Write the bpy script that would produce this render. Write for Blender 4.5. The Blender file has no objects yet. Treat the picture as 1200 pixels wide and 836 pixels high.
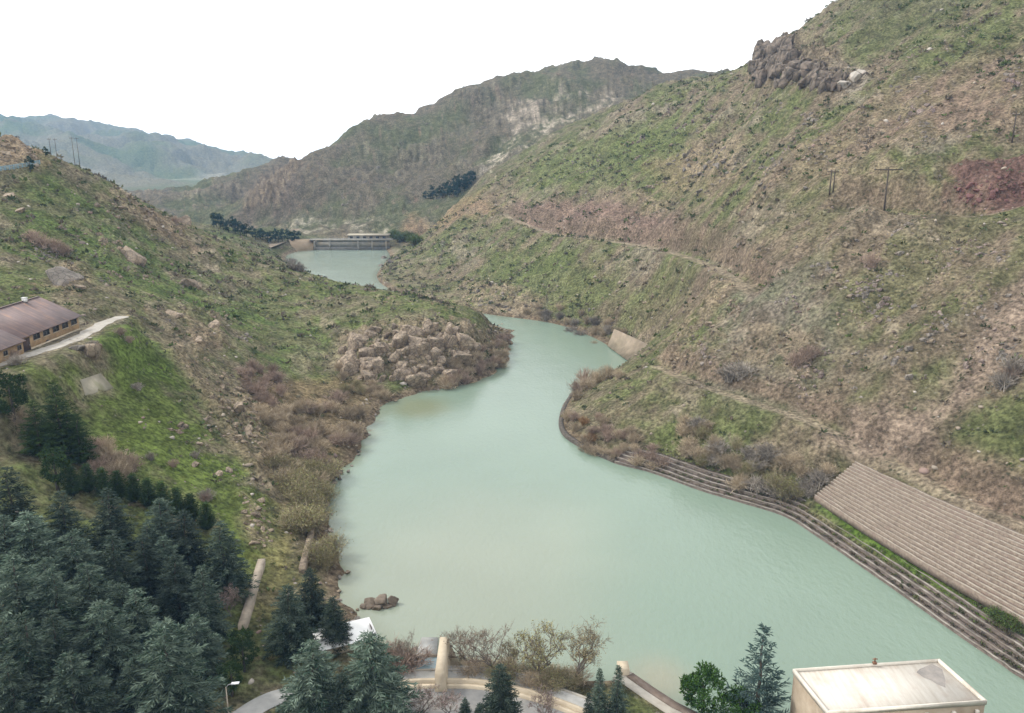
import bpy, math, random
import numpy as np
from mathutils import Vector
R = math.radians
sc = bpy.context.scene
COL = sc.collection

# ------------------------------------------------------------------ camera, world, sun, exposure
CAM_H = 80.0; PITCH = R(14.2); FPX = 942.0
cam = bpy.data.cameras.new('camera'); cam_o = bpy.data.objects.new('camera', cam); COL.objects.link(cam_o)
cam_o.location = (0, 0, CAM_H); cam_o.rotation_euler = (R(90) - PITCH, 0, 0)
cam.sensor_width = 36; cam.lens = FPX / 1200 * 36; cam.clip_start = 0.5; cam.clip_end = 30000
sc.camera = cam_o
SUN_EL, SUN_AZ = R(42), R(286)          # azimuth clockwise from +Y: from the left, a little ahead of the camera
world = bpy.data.worlds.new('World'); sc.world = world; world.use_nodes = True
wn = world.node_tree; wn.nodes.clear()
w_out = wn.nodes.new('ShaderNodeOutputWorld'); w_bg = wn.nodes.new('ShaderNodeBackground')
w_sky = wn.nodes.new('ShaderNodeTexSky'); w_sky.sky_type = 'NISHITA'; w_sky.sun_disc = False
w_sky.sun_elevation = SUN_EL; w_sky.sun_rotation = SUN_AZ
w_tc = wn.nodes.new('ShaderNodeTexCoord'); w_no = wn.nodes.new('ShaderNodeTexNoise')
w_map = wn.nodes.new('ShaderNodeMapping'); w_map.inputs['Scale'].default_value = (1, 1, 2.5)
w_no.inputs['Scale'].default_value = 2.2; w_no.inputs['Detail'].default_value = 6
w_cr = wn.nodes.new('ShaderNodeValToRGB')
w_cr.color_ramp.elements[0].position = .3; w_cr.color_ramp.elements[0].color = (10.6, 10.9, 11.4, 1)
w_cr.color_ramp.elements[1].position = .7; w_cr.color_ramp.elements[1].color = (14.2, 14.0, 13.7, 1)
w_mx = wn.nodes.new('ShaderNodeMix'); w_mx.data_type = 'RGBA'; w_mx.inputs[0].default_value = .9
wn.links.new(w_tc.outputs['Generated'], w_map.inputs['Vector']); wn.links.new(w_map.outputs[0], w_no.inputs['Vector'])
wn.links.new(w_no.outputs[0], w_cr.inputs[0])
wn.links.new(w_sky.outputs[0], w_mx.inputs[6]); wn.links.new(w_cr.outputs[0], w_mx.inputs[7])
w_sep = wn.nodes.new('ShaderNodeSeparateXYZ'); w_mr = wn.nodes.new('ShaderNodeMapRange'); w_ml = wn.nodes.new('ShaderNodeVectorMath'); w_ml.operation = 'SCALE'
w_mr.inputs['From Min'].default_value = 0; w_mr.inputs['From Max'].default_value = .16; w_mr.inputs['To Min'].default_value = 1.7; w_mr.inputs['To Max'].default_value = 1.0
wn.links.new(w_tc.outputs['Generated'], w_sep.inputs[0]); wn.links.new(w_sep.outputs['Z'], w_mr.inputs['Value']); wn.links.new(w_mx.outputs[2], w_ml.inputs[0]); wn.links.new(w_mr.outputs[0], w_ml.inputs['Scale'])
wn.links.new(w_ml.outputs[0], w_bg.inputs[0]); w_bg.inputs[1].default_value = .064
wn.links.new(w_bg.outputs[0], w_out.inputs[0])
sun = bpy.data.lights.new('sun', 'SUN'); sun.energy = 1.5; sun.angle = R(10); sun.color = (1, .96, .9)
sun_o = bpy.data.objects.new('sun', sun); COL.objects.link(sun_o)
_d = Vector((math.sin(SUN_AZ) * math.cos(SUN_EL), math.cos(SUN_AZ) * math.cos(SUN_EL), math.sin(SUN_EL)))
sun_o.rotation_euler = _d.to_track_quat('Z', 'Y').to_euler()
sc.view_settings.view_transform = 'Standard'; sc.view_settings.look = 'None'
sc.view_settings.exposure = 1.13; sc.view_settings.gamma = 1; sc.view_settings.use_curve_mapping = False
sc.render.engine = 'CYCLES'
sc.cycles.max_bounces = 4; sc.cycles.diffuse_bounces = 2; sc.cycles.glossy_bounces = 2
sc.cycles.transparent_max_bounces = 4; sc.cycles.volume_bounces = 0

# ------------------------------------------------------------------ geometry of sight (photo 1200 x 836 -> world)
CP, SP = math.cos(PITCH), math.sin(PITCH)
def ray(u, v):
    u = np.asarray(u, float); v = np.asarray(v, float)
    a = (u - 600) / FPX; b = (418 - v) / FPX
    return a, CP + b * SP, -SP + b * CP
def at_z(u, v, z):
    a, dy, dz = ray(u, v); t = (z - CAM_H) / dz
    return np.array([a * t, dy * t, np.full_like(t, z) if np.ndim(t) else z])
def at_Y(u, v, Y):
    a, dy, dz = ray(u, v); t = Y / dy
    return np.array([a * t, Y + 0 * t, CAM_H + dz * t])
def sstep(x, a, b):
    t = np.clip((x - a) / (b - a), 0, 1); return t * t * (3 - 2 * t)
def lerp(a, b, w): return a + (b - a) * w

# ------------------------------------------------------------------ noise
def _hash(ix, iy, seed):
    h = (ix.astype(np.int64) * 374761393 + iy.astype(np.int64) * 668265263 + seed * 974634777) & 0xffffffff
    h = ((h ^ (h >> 13)) * 1274126177) & 0xffffffff
    return (h ^ (h >> 16)) & 0xffff
_ANG = np.arange(65536) / 65536 * 2 * np.pi
_GX, _GY = np.cos(_ANG), np.sin(_ANG)
def pn(x, y, seed=0):
    ix = np.floor(x); iy = np.floor(y); fx = x - ix; fy = y - iy
    ux = fx * fx * fx * (fx * (fx * 6 - 15) + 10); uy = fy * fy * fy * (fy * (fy * 6 - 15) + 10)
    def g(dx, dy):
        h = _hash(ix + dx, iy + dy, seed); return _GX[h] * (fx - dx) + _GY[h] * (fy - dy)
    a = g(0, 0); a = a + (g(1, 0) - a) * ux
    b = g(0, 1); b = b + (g(1, 1) - b) * ux
    return (a + (b - a) * uy) * 1.5
def fbm(x, y, wl, octv=4, seed=0, gain=.5, ridged=False):
    s = 0; amp = 1; tot = 0; f = 1.0 / wl
    for o in range(octv):
        n = pn(x * f + 17.3 * o, y * f - 9.1 * o, seed + o)
        if ridged: n = 1 - 2 * np.abs(n)
        s = s + n * amp; tot += amp; amp *= gain; f *= 2.03
    return s / tot

# ------------------------------------------------------------------ water outline
def catmull(P, n=6, closed=False):
    P = [np.array(p, float) for p in P]; out = []
    N = len(P); rng = range(N if closed else N - 1)
    for i in rng:
        p0 = P[(i - 1) % N] if closed or i > 0 else P[0]; p1 = P[i]; p2 = P[(i + 1) % N]
        p3 = P[(i + 2) % N] if closed or i + 2 < N else P[-1]
        for k in range(n):
            t = k / n
            out.append(.5 * (2 * p1 + (p2 - p0) * t + (2 * p0 - 5 * p1 + 4 * p2 - p3) * t * t + (3 * p1 - p0 - 3 * p2 + p3) * t ** 3))
    if not closed: out.append(P[-1])
    return np.array(out)
LEFT_PX = [(440, 746), (414, 728), (404, 705), (398, 680), (391, 645), (384, 612), (381, 588), (390, 562), (407, 546), (424, 520),
           (438, 492), (460, 471), (500, 459), (540, 452), (574, 441), (591, 425), (598, 405), (600, 388)]
RIGHT_PX = [(642, 378), (682, 390), (714, 406), (744, 428), (706, 440), (668, 464), (656, 487), (658, 508), (680, 525), (720, 543),
            (762, 554), (820, 575), (870, 590), (920, 606), (960, 631), (1010, 665), (1060, 700), (1120, 743), (1170, 777), (1200, 797)]
lw = [tuple(at_z(u, v, 0)[:2]) for u, v in LEFT_PX]
rw = [tuple(at_z(u, v, 0)[:2]) for u, v in RIGHT_PX]
far_left = [(-6, 366), (-36, 394), (-76, 428), (-116, 480), (-140, 545), (-168, 600), (-182, 650), (-178, 688)]
far_right = [(-108, 692), (-97, 640), (-95, 596), (-90, 532), (-72, 478), (-44, 436), (-14, 406)]
RIGHT_TAIL = [(84, 100), (92, 78), (100, 40)]
near = [(62, 60), (61.8, 88), (60.8, 98.6), (38, 97.6), (30, 97.5), (23.5, 102.5), (18.3, 108.8), (12, 108.6), (2, 109.6), (-6, 111), (-12.5, 112.5), (-15, 113), (-19, 116)]
left_c = catmull(lw + far_left, 8)
_j = np.array([[pn(np.array([p_[0] * .16]), np.array([p_[1] * .16]), 91)[0], pn(np.array([p_[0] * .16]), np.array([p_[1] * .16]), 92)[0]] for p_ in left_c]); left_c = left_c + _j * 2.0
right_c = catmull(far_right + rw + RIGHT_TAIL, 5)
WATER = np.vstack([left_c, right_c, np.array(near)])

def sdist(x, y, poly):
    """signed distance to a closed polygon in plan: negative inside"""
    x = np.asarray(x, float); y = np.asarray(y, float)
    d2 = np.full(x.shape, 1e18); inside = np.zeros(x.shape, bool)
    P = np.asarray(poly, float); Q = np.roll(P, -1, axis=0)
    for (ax, ay), (bx, by) in zip(P, Q):
        ex, ey = bx - ax, by - ay; L = ex * ex + ey * ey + 1e-12
        wx, wy = x - ax, y - ay; t = np.clip((wx * ex + wy * ey) / L, 0, 1)
        d2 = np.minimum(d2, (wx - ex * t) ** 2 + (wy - ey * t) ** 2)
        c = ((ay > y) != (by > y))
        if ey != 0: inside ^= c & (x < ex * wy / ey + ax)
    d = np.sqrt(d2); return np.where(inside, -d, d)
def pldist(x, y, line):
    """distance to an open polyline and the parameter (0..1 by index) of the nearest point"""
    d2 = np.full(np.shape(x), 1e18); tt = np.zeros(np.shape(x)); n = len(line) - 1
    for i in range(n):
        ax, ay = line[i][:2]; bx, by = line[i + 1][:2]
        ex, ey = bx - ax, by - ay; L = ex * ex + ey * ey + 1e-12
        t = np.clip(((x - ax) * ex + (y - ay) * ey) / L, 0, 1)
        q = (x - ax - ex * t) ** 2 + (y - ay - ey * t) ** 2
        m = q < d2; d2 = np.where(m, q, d2); tt = np.where(m, i + t, tt)
    return np.sqrt(d2), tt

# ------------------------------------------------------------------ terrain: control points -> thin-plate surface
ctrl = []
def cY(*L):
    for u, v, Y in L: ctrl.append(tuple(at_Y(u, v, Y)))
def cZ(*L):
    for u, v, z in L: ctrl.append(tuple(at_z(u, v, z)))
def cW(*L): ctrl.extend(L)
def crest(L, back=55, drop=16):
    for u, v, Y in L:
        p = at_Y(u, v, Y); ctrl.append(tuple(p))
        k = (Y + back) / Y; ctrl.append((p[0] * k, p[1] * k, p[2] - drop))
# left hill
crest([(-60, 150, 335), (0, 165, 350), (60, 181, 345), (130, 215, 375), (220, 262, 400), (330, 311, 425)], 45, 14)
cY((380, 327, 405), (430, 338, 392), (480, 344, 374), (530, 358, 350), (570, 364, 340), (592, 373, 333),
   (0, 230, 300), (60, 250, 300), (130, 255, 330), (0, 300, 255), (100, 300, 280), (200, 330, 300), (300, 350, 330), (350, 360, 330), (0, 348, 218), (120, 345, 235), (210, 290, 350),
   (300, 400, 272), (470, 387, 290), (420, 391, 298), (540, 390, 302), (585, 388, 322), (380, 395, 300))
cZ((0, 500, 28), (0, 600, 22), (0, 700, 18), (0, 836, 14), (100, 425, 32), (200, 420, 24), (100, 480, 27), (150, 520, 20), (200, 500, 18), (250, 560, 11.5),
   (300, 600, 7.5), (300, 660, 5.5), (340, 605, 4.5), (300, 450, 13), (350, 430, 10), (400, 432, 6.5), (420, 470, 3), (360, 480, 5.5), (340, 540, 4.5),
   (300, 750, 6), (250, 836, 7), (150, 836, 9.5), (350, 800, 4), (400, 765, 2.6), (450, 836, 2.6), (600, 836, 2.6), (720, 836, 2.2), (180, 420, 27))
for X, Y, z in [(-110, 150, 35.5), (-110, 200, 36.5), (-128, 150, 37), (-128, 200, 38)]: ctrl.append((X, Y, z))
cW((0, 30, 3), (60, 40, 2.5), (-60, 40, 16), (-150, 60, 50), (-200, 120, 62), (-230, 220, 72), (-290, 330, 92), (-310, 430, 66), (-300, 520, 42), (-260, 560, 34), (-210, 620, 22), (-215, 700, 14))
# right hill: two slopes that meet in a gully behind the nose
def slopeA(u, v):
    a, dy, dz = ray(u, v); m = .868 * a + .495 * dy; c = -.868 * 80 - .495 * 110
    t = (80 - (15 + .6 * (c - 28))) / (.6 * m - dz); n = m * t + c
    return dy * t, n
def slopeB(u, v):
    a, dy, dz = ray(u, v); m = .895 * a + .446 * dy; c = -.895 * 49 - .446 * 307
    t = (80 - .65 * c) / (.65 * m - dz); return dy * t
for v in range(-60, 600, 55):
    for u in range(470, 1320, 62):
        sky = np.interp(u, [455, 560, 640, 720, 835, 860, 885, 930, 1010, 1330], [288, 207, 166, 130, 92, 84, 80, 46, 2, -130])
        shore = np.interp(u, [455, 500, 600, 640, 720, 760, 800, 900, 960, 1010, 1320], [320, 335, 350, 372, 385, 400, 500, 545, 540, 535, 600])
        if not (sky + 14 < v < shore): continue
        YA, n = slopeA(u, v); YB = slopeB(u, v)
        ub = 765 + (430 - v) * .42
        w = float(sstep(u, ub - 85, ub + 85))
        if v > 400 and u > 740: w = 1
        Y = lerp(YB, YA, w); ctrl.append(tuple(at_Y(u, v, Y)))
crest([(1010, 1, 478), (960, 30, 505), (925, 50, 525), (890, 82, 545), (860, 84, 575), (1120, -55, 430), (1250, -110, 400)], 60, 10)
cY((835, 93, 640), (720, 131, 640), (640, 167, 660), (560, 207, 690))
cZ((700, 470, 7), (690, 500, 4), (760, 520, 5), (850, 550, 5.2), (930, 570, 5.2), (722, 387, 6.6), (760, 405, 6.6), (745, 427, .3), (715, 405, .3))
cW((140, 60, 40), (115, 20, 20), (220, 100, 105), (280, 250, 175), (320, 450, 215), (270, 650, 190))
# far hill, col, dam area, middle distance
crest([(790, 89, 1130), (740, 76, 1110), (700, 68, 1100), (640, 79, 1085), (580, 96, 1080), (510, 118, 1050), (440, 142, 1000), (390, 163, 950), (345, 187, 900), (305, 215, 870)], 120, 40)
cY((640, 130, 920), (560, 150, 930), (480, 190, 880), (420, 212, 850), (360, 230, 830), (450, 240, 800), (520, 240, 765), (400, 256, 790), (340, 258, 805), (280, 250, 850), (700, 130, 900), (740, 115, 960))
cY((170, 226, 1060), (210, 222, 1060), (260, 208, 1060), (318, 192, 1080), (240, 245, 960), (290, 262, 830))
cW((-60, 720, 14), (-140, 720, 9), (-200, 760, 12), (-40, 700, 17), (-420, 900, 30), (-520, 1200, 15), (-800, 1000, 40), (-600, 1000, 25), (-700, 1350, 20), (-620, 700, 45), (-450, 600, 40), (330, 1000, 190), (400, 1200, 180), (150, 800, 120))
for X, Y in list(lw)[::2] + list(rw)[::2] + far_left[::2] + far_right[::2]: ctrl.append((X, Y, .8))
for X, Y in [(0, 180), (20, 150), (40, 125), (-10, 230), (0, 290), (20, 330), (-20, 140), (-130, 620)]: ctrl.append((X, Y, -3))
C = np.array(ctrl, float)
_keep = []
for i in range(len(C)):
    if all((C[i, 0] - C[j, 0]) ** 2 + (C[i, 1] - C[j, 1]) ** 2 > 9 for j in _keep): _keep.append(i)
C = C[_keep]
S = 100.0
def _U(d2): return .5 * d2 * np.log(d2 + 1e-9)
def tps_fit(C, lam=.02):
    n = len(C); X = C[:, :2] / S
    d2 = ((X[:, None] - X[None]) ** 2).sum(-1); K = _U(d2) + lam * np.eye(n)
    Pm = np.hstack([np.ones((n, 1)), X]); A = np.zeros((n + 3, n + 3))
    A[:n, :n] = K; A[:n, n:] = Pm; A[n:, :n] = Pm.T
    return np.linalg.solve(A, np.concatenate([C[:, 2], np.zeros(3)]))
_W = tps_fit(C)
def tps(x, y):
    x = np.ravel(x) / S; y = np.ravel(y) / S; out = np.empty(len(x)); n = len(C); CX = C[:, 0] / S; CY = C[:, 1] / S
    for i in range(0, len(x), 20000):
        xx = x[i:i + 20000]; yy = y[i:i + 20000]
        d2 = (xx[:, None] - CX) ** 2 + (yy[:, None] - CY) ** 2
        out[i:i + 20000] = _U(d2) @ _W[:n] + _W[n] + _W[n + 1] * xx + _W[n + 2] * yy
    return out
# far mountains
FM_PX = [(-300, 175), (-120, 160), (0, 141), (60, 142), (100, 150), (150, 155), (200, 169), (260, 180), (312, 196), (380, 215), (520, 225), (900, 230)]
_fx = np.array([at_Y(u, v, 4600)[0] for u, v in FM_PX]); _fz = np.array([at_Y(u, v, 4600)[2] for u, v in FM_PX])
def farland(x, y):
    top = np.interp(x * 4600 / np.maximum(y, 300), _fx, _fz)
    rid = fbm(x, y, 700, 6, 71, .56, True)
    g = sstep(y, 1500, 4650) ** .95
    z = -30 + (top + 30) * g + (rid - .25) * 210 * g * (1 - g) * 2.6 + (rid - .4) * 16 * g
    return z + fbm(x, y, 320, 4, 5) * 14 - 40 * sstep(y, 4650, 6000)
# tracks cut into the right slope; the polyline is found on the bare surface first
HOUSE_PAD = (-133.0, 146.0, -101.0, 206.0, 36.5)
REV = dict(BL=(68.2, 168.0, 4.9), TL=(78.3, 171.0, 12.2), BR=(87.5, 110.0, 5.2), TR=(99.0, 117.5, 14.0))
REV_POLY = [REV['BL'][:2], REV['TL'][:2], REV['TR'][:2], REV['BR'][:2]]
_rc = np.array([REV['BL'], REV['TL'], REV['BR'], REV['TR']])
_rw = np.linalg.lstsq(np.c_[_rc[:, :2], np.ones(4)], _rc[:, 2], rcond=None)[0]
TRACKS = []           # (world polyline xyz, half width)
ROCKS = []            # (poly world, amplitude)
def outcrop(x, y):
    a = fbm(x + .6 * y, .55 * y - .35 * x, 30, 4, 63, .58); b = fbm(x, y, 120, 3, 64)
    return sstep(a + .45 * b, .16, .34)
def height(x, y, detail=True):
    sh = np.shape(x); x = np.ravel(np.asarray(x, float)); y = np.ravel(np.asarray(y, float))
    r = np.hypot(x, y); wf = sstep(r, 1250, 1650)
    h = np.zeros(len(x))
    m = wf < 1; h[m] = np.minimum(tps(x[m], y[m]), 250)
    f = wf > 0
    if f.any(): h[f] = lerp(np.clip(h[f], -30, 260), farland(x[f], y[f]), wf[f])
    sd = np.full(len(x), 500.0); q = (r < 900); sd[q] = sdist(x[q], y[q], WATER)
    if detail:
        right = sstep(x + .35 * (y - 300), -20, 60)
        s = -.495 * x + .868 * y; n = .868 * x + .495 * y
        gull = fbm(s, n * .28, 34, 5, 11, .55, True) - .3
        lump = fbm(x, y, 28, 5, 23, .52)
        farw = sstep(r, 480, 900)
        ribs = (fbm(s + 14 * fbm(x, y, 70, 2, 13), n * .2, 78, 3, 15, .5, True) - .25) * sstep(sd, 18, 80) * right * (1 - farw); h = h + ribs * 9.0
        amp = sstep(sd, 4, 40)
        wx = fbm(x, y, 60, 3, 88) * 26; big = fbm(x + wx, y - wx, 110, 6, 31, .52, True)
        h = h + amp * (right * (1 - farw) * gull * 5.0 + (1 - .35 * right) * (1 - farw) * lump * 2.2 + farw * (1 - wf) * (.3 - big) * 18)
        fine = fbm(x, y, 5.5, 4, 41, .6)
        oc = outcrop(x, y) * sstep(sd, 5, 14) * (1 - wf); rr0 = fbm(x + .5 * y, .45 * y - .2 * x, 8, 4, 67, .6, True)
        h = h + oc * (np.round(rr0 * 2.5) / 2.5 * .6 + rr0 * .5) * (1.5 + 2.2 * farw)
        h = h + sstep(sd, 1, 12) * fine * (.75 + .6 * farw) * (1 - wf)
        for poly, a in ROCKS:
            bx0, by0 = np.min(poly, 0) - 12; bx1, by1 = np.max(poly, 0) + 12
            k = (x > bx0) & (x < bx1) & (y > by0) & (y < by1)
            if k.any():
                mk = sstep(-sdist(x[k], y[k], poly) + 5 * fbm(x[k], y[k], 9, 3, 57), -1, 4)
                rr = fbm(x[k] + y[k] * .4, y[k] * .6, 7, 4, 61, .55, True)
                st = np.round(rr * 3) / 3 * .6 + rr * .4
                h[k] += mk * st * a * sstep(sd[k], 0, 6)
    # house pad
    x0, y0, x1, y1, pz = HOUSE_PAD
    d = np.hypot(np.maximum(np.maximum(x0 - x, x - x1), 0), np.maximum(np.maximum(y0 - y, y - y1), 0))
    h = lerp(pz, h, sstep(d, 0, 9))
    for line, hw, wt in TRACKS:
        L = np.array(line); k = (x > L[:, 0].min() - 14) & (x < L[:, 0].max() + 14) & (y > L[:, 1].min() - 14) & (y < L[:, 1].max() + 14)
        if k.any():
            dd, tt = pldist(x[k], y[k], L); zz = np.interp(tt, np.arange(len(L)), L[:, 2])
            h[k] = lerp(zz, h[k], sstep(dd, hw, hw + wt))
    # shore
    shore_bank = np.clip(.5 * sd, 0, 40) + .12
    h = np.where(sd > 0, lerp(np.minimum(shore_bank, 3.6), h, sstep(sd, 3.5, 13)), -np.minimum(.55 * -sd, 4) - .05)
    low = sd > 0; h = np.where(low, np.maximum(h, np.minimum(.12 + .2 * sd, 1.6)), h)
    # bank with the stepped wall: kept just under it
    es = np.where((x > 20) & (y < 222) & (y > 60) & (sd > 0) & (x > 5 + (222 - y) * .2), 1.0, 0.0)
    h = np.where((es > 0) & (sd < 7.5), np.minimum(h, .62 * sd - .75), h)
    dr = sdist(x, y, REV_POLY)
    pl = _rw[0] * x + _rw[1] * y + _rw[2]
    h = np.where(y < 240, lerp(np.minimum(pl, 14.5) - 1.0, h, sstep(dr, .2, 7)), h)
    # low ground round the works at the foot of the picture
    wk = (sstep(x, -34, -24)) * (1 - sstep(x, 60, 70)) * (1 - sstep(y, 108, 112)) * (sd > 0)
    h = np.where(wk > 0, lerp(h, np.minimum(1.7, .2 + 1.0 * np.maximum(sd, 0)), wk), h)
    return h.reshape(sh)
def ground(u, v, detail=True, extra=0.0, tmax=1500):
    """where the lines of sight of pixels meet the ground (+extra): array n x 3"""
    u = np.atleast_1d(np.asarray(u, float)); v = np.atleast_1d(np.asarray(v, float)); ex = np.broadcast_to(extra, u.shape)
    a, dy, dz = ray(u, v); lo = np.full(len(u), 45.0); hi = np.full(len(u), np.nan)
    ts = np.exp(np.linspace(math.log(45), math.log(tmax), 420))
    X = a[:, None] * ts; Y = dy[:, None] * ts; Z = CAM_H + dz[:, None] * ts
    Hh = np.maximum(height(X, Y, detail), 0) + ex[:, None]
    below = Z < Hh; idx = np.argmax(below, 1); idx = np.where(below.any(1), idx, len(ts) - 1)
    lo = ts[np.maximum(idx - 1, 0)]; hi = ts[idx]
    for _ in range(12):
        mid = (lo + hi) / 2; hh = np.maximum(height(a * mid, dy * mid, detail), 0) + ex
        b = CAM_H + dz * mid < hh; hi = np.where(b, mid, hi); lo = np.where(b, lo, mid)
    return np.c_[a * hi, dy * hi, CAM_H + dz * hi]
def gpoly(px): return ground([p[0] for p in px], [p[1] for p in px], False)[:, :2]
TRACK_PX = [([(590, 252), (640, 272), (700, 281), (760, 290), (815, 305), (862, 328), (880, 345)], 2.2, 6),
            ([(985, 250), (1040, 252), (1100, 255), (1160, 252), (1215, 232)], 2.4, 7),
            ([(770, 430), (830, 455), (900, 478), (960, 500), (1010, 530), (1060, 550), (1130, 590), (1215, 622)], 1.6, 5)]
TRACK_PX += [([(-30, 436), (0, 427), (30, 417), (60, 408), (90, 397), (110, 386), (126, 377), (146, 371)], 2.1, 4),
             ([(270, 850), (290, 836), (304, 827), (326, 817), (350, 812)], 2.0, 3)]
_tr = []
for px, hw, wt in TRACK_PX:
    g = ground([p[0] for p in px], [p[1] for p in px], False); _tr.append((catmull(g, 4), hw, wt))
ROCK_PX = [([(390, 395), (440, 378), (500, 376), (560, 385), (592, 378), (596, 402), (560, 432), (500, 448), (440, 438), (398, 425)], 3.4),
           ([(886, 54), (935, 58), (985, 78), (1015, 88), (990, 112), (930, 120), (880, 104)], 5.5),
           ([(800, 175), (845, 160), (880, 175), (850, 215), (800, 205)], 3.0),
           ([(272, 455), (300, 470), (318, 520), (300, 520), (262, 480)], 2.0),
           ([(0, 160), (30, 175), (50, 190), (0, 192)], 2.5),
           ([(130, 222), (215, 262), (215, 285), (160, 262), (110, 232)], 2.0),
           ([(285, 580), (312, 600), (316, 640), (296, 640), (280, 610)], 1.4),
           ([(840, 330), (870, 340), (812, 402), (788, 442), (772, 424), (800, 380)], 2.6), ([(555, 330), (640, 352), (600, 374), (530, 354)], 2.2), ([(960, 212), (1062, 214), (1050, 240), (960, 240)], 2.4),
           ([(60, 310), (104, 300), (112, 340), (70, 346)], 2.6), ([(198, 360), (262, 372), (272, 410), (230, 420)], 2.2), ([(190, 395), (215, 400), (262, 470), (312, 540), (332, 582), (314, 578), (262, 512), (212, 440)], 2.4),
           ([(880, 380), (960, 400), (950, 440), (870, 430)], 2.0), ([(700, 225), (790, 235), (780, 252), (700, 240)], 2.0),
           ([(1112, 212), (1215, 196), (1215, 240), (1125, 240)], 3.0),
           ([(335, 190), (350, 188), (330, 235), (285, 250), (285, 225)], 6.0)]
_rk = [(gpoly(p), a) for p, a in ROCK_PX]
TRACKS.extend(_tr); ROCKS.extend(_rk)

# ------------------------------------------------------------------ materials
def mat(name): m = bpy.data.materials.new(name); m.use_nodes = True; return m, m.node_tree, m.node_tree.nodes['Principled BSDF']
def noise_node(nt, scale, detail=5, rough=.55, coord=None):
    n = nt.nodes.new('ShaderNodeTexNoise'); n.inputs['Scale'].default_value = scale
    n.inputs['Detail'].default_value = detail; n.inputs['Roughness'].default_value = rough
    if coord is not None: nt.links.new(coord, n.inputs['Vector'])
    return n.outputs[0]
def ramp(nt, fac, *stops):
    r = nt.nodes.new('ShaderNodeValToRGB'); e = r.color_ramp.elements
    while len(e) < len(stops): e.new(.5)
    for k, (p, c) in enumerate(stops): e[k].position = p; e[k].color = (c, c, c, 1) if np.isscalar(c) else (*c, 1)
    nt.links.new(fac, r.inputs[0]); return r.outputs[0]
def mixc(nt, mode, fac, a, b):
    m = nt.nodes.new('ShaderNodeMix'); m.data_type = 'RGBA'; m.blend_type = mode
    for s, val in ((0, fac), (6, a), (7, b)):
        if hasattr(val, 'is_linked') or hasattr(val, 'links'): nt.links.new(val, m.inputs[s])
        elif s == 0: m.inputs[0].default_value = val
        else: m.inputs[s].default_value = (*val, 1)
    return m.outputs[2]
def geo_pos(nt): return nt.nodes.new('ShaderNodeNewGeometry').outputs['Position']
def obj_pos(nt): return nt.nodes.new('ShaderNodeTexCoord').outputs['Object']
def bump(nt, b, h, strength=.5, dist=.1):
    n = nt.nodes.new('ShaderNodeBump'); n.inputs['Strength'].default_value = strength; n.inputs['Distance'].default_value = dist
    nt.links.new(h, n.inputs['Height']); nt.links.new(n.outputs[0], b.inputs['Normal'])
def attr(nt, name='Col'):
    a = nt.nodes.new('ShaderNodeAttribute'); a.attribute_name = name; return a.outputs['Color']
def mottled(name, c1, c2, scale=1.0, rough=.85, c3=None, bumpd=.03, spec=.3):
    m, nt, b = mat(name); p = obj_pos(nt)
    n1 = noise_node(nt, scale, 6, .6, p); col = ramp(nt, n1, (.32, c1), (.68, c2))
    if c3:
        n2 = noise_node(nt, scale * .35, 4, .6, p); col = mixc(nt, 'MIX', ramp(nt, n2, (.52, 0), (.7, 1)), col, c3)
    nt.links.new(col, b.inputs['Base Color']); b.inputs['Roughness'].default_value = rough
    b.inputs['Specular IOR Level'].default_value = spec
    if bumpd: bump(nt, b, noise_node(nt, scale * 3, 5, .6, p), .6, bumpd)
    return m
def foliage(name, tint=(1, 1, 1), var=.35, trans=0):
    """colour from the blade's own attribute, varied per object"""
    m, nt, b = mat(name)
    oi = nt.nodes.new('ShaderNodeObjectInfo')
    v = ramp(nt, oi.outputs['Random'], (0, tuple(c * (1 - var) for c in tint)), (1, tuple(c * (1 + var) for c in tint)))
    col = mixc(nt, 'MULTIPLY', 1.0, attr(nt), v); nt.links.new(col, b.inputs['Base Color'])
    b.inputs['Roughness'].default_value = .95; b.inputs['Specular IOR Level'].default_value = .06
    return m
# terrain
M_ter, nt, b = mat('hillside'); p = geo_pos(nt)
n_a = noise_node(nt, .9, 8, .68, p); n_b = noise_node(nt, .16, 6, .62, p); n_c = noise_node(nt, 4.0, 4, .6, p)
mo = mixc(nt, 'MULTIPLY', 1.0, ramp(nt, n_a, (.36, .44), (.5, .97), (.64, 1.65)), ramp(nt, n_b, (.36, .7), (.64, 1.32)))
col = mixc(nt, 'MULTIPLY', 1.0, attr(nt), mo)
vo = nt.nodes.new('ShaderNodeTexVoronoi'); vo.inputs['Scale'].default_value = .75; nt.links.new(p, vo.inputs['Vector'])
spots = mixc(nt, 'MULTIPLY', 1.0, ramp(nt, vo.outputs['Distance'], (.2, 1), (.36, 0)), ramp(nt, noise_node(nt, .21, 4, .6, p), (.47, 0), (.6, 1)))
col = mixc(nt, 'MIX', mixc(nt, 'MULTIPLY', 1.0, spots, (.8, .8, .8)), col, (.055, .065, .035))
vs = nt.nodes.new('ShaderNodeTexVoronoi'); vs.inputs['Scale'].default_value = .5; nt.links.new(p, vs.inputs['Vector'])
st = mixc(nt, 'MULTIPLY', 1.0, ramp(nt, vs.outputs['Distance'], (.12, 1), (.2, 0)), ramp(nt, noise_node(nt, .12, 3, .5, p), (.5, 0), (.62, 1)))
col = mixc(nt, 'MIX', mixc(nt, 'MULTIPLY', 1.0, st, (.6, .6, .6)), col, (.33, .29, .24))
nt.links.new(col, b.inputs['Base Color']); b.inputs['Roughness'].default_value = .95; b.inputs['Specular IOR Level'].default_value = .1
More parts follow.
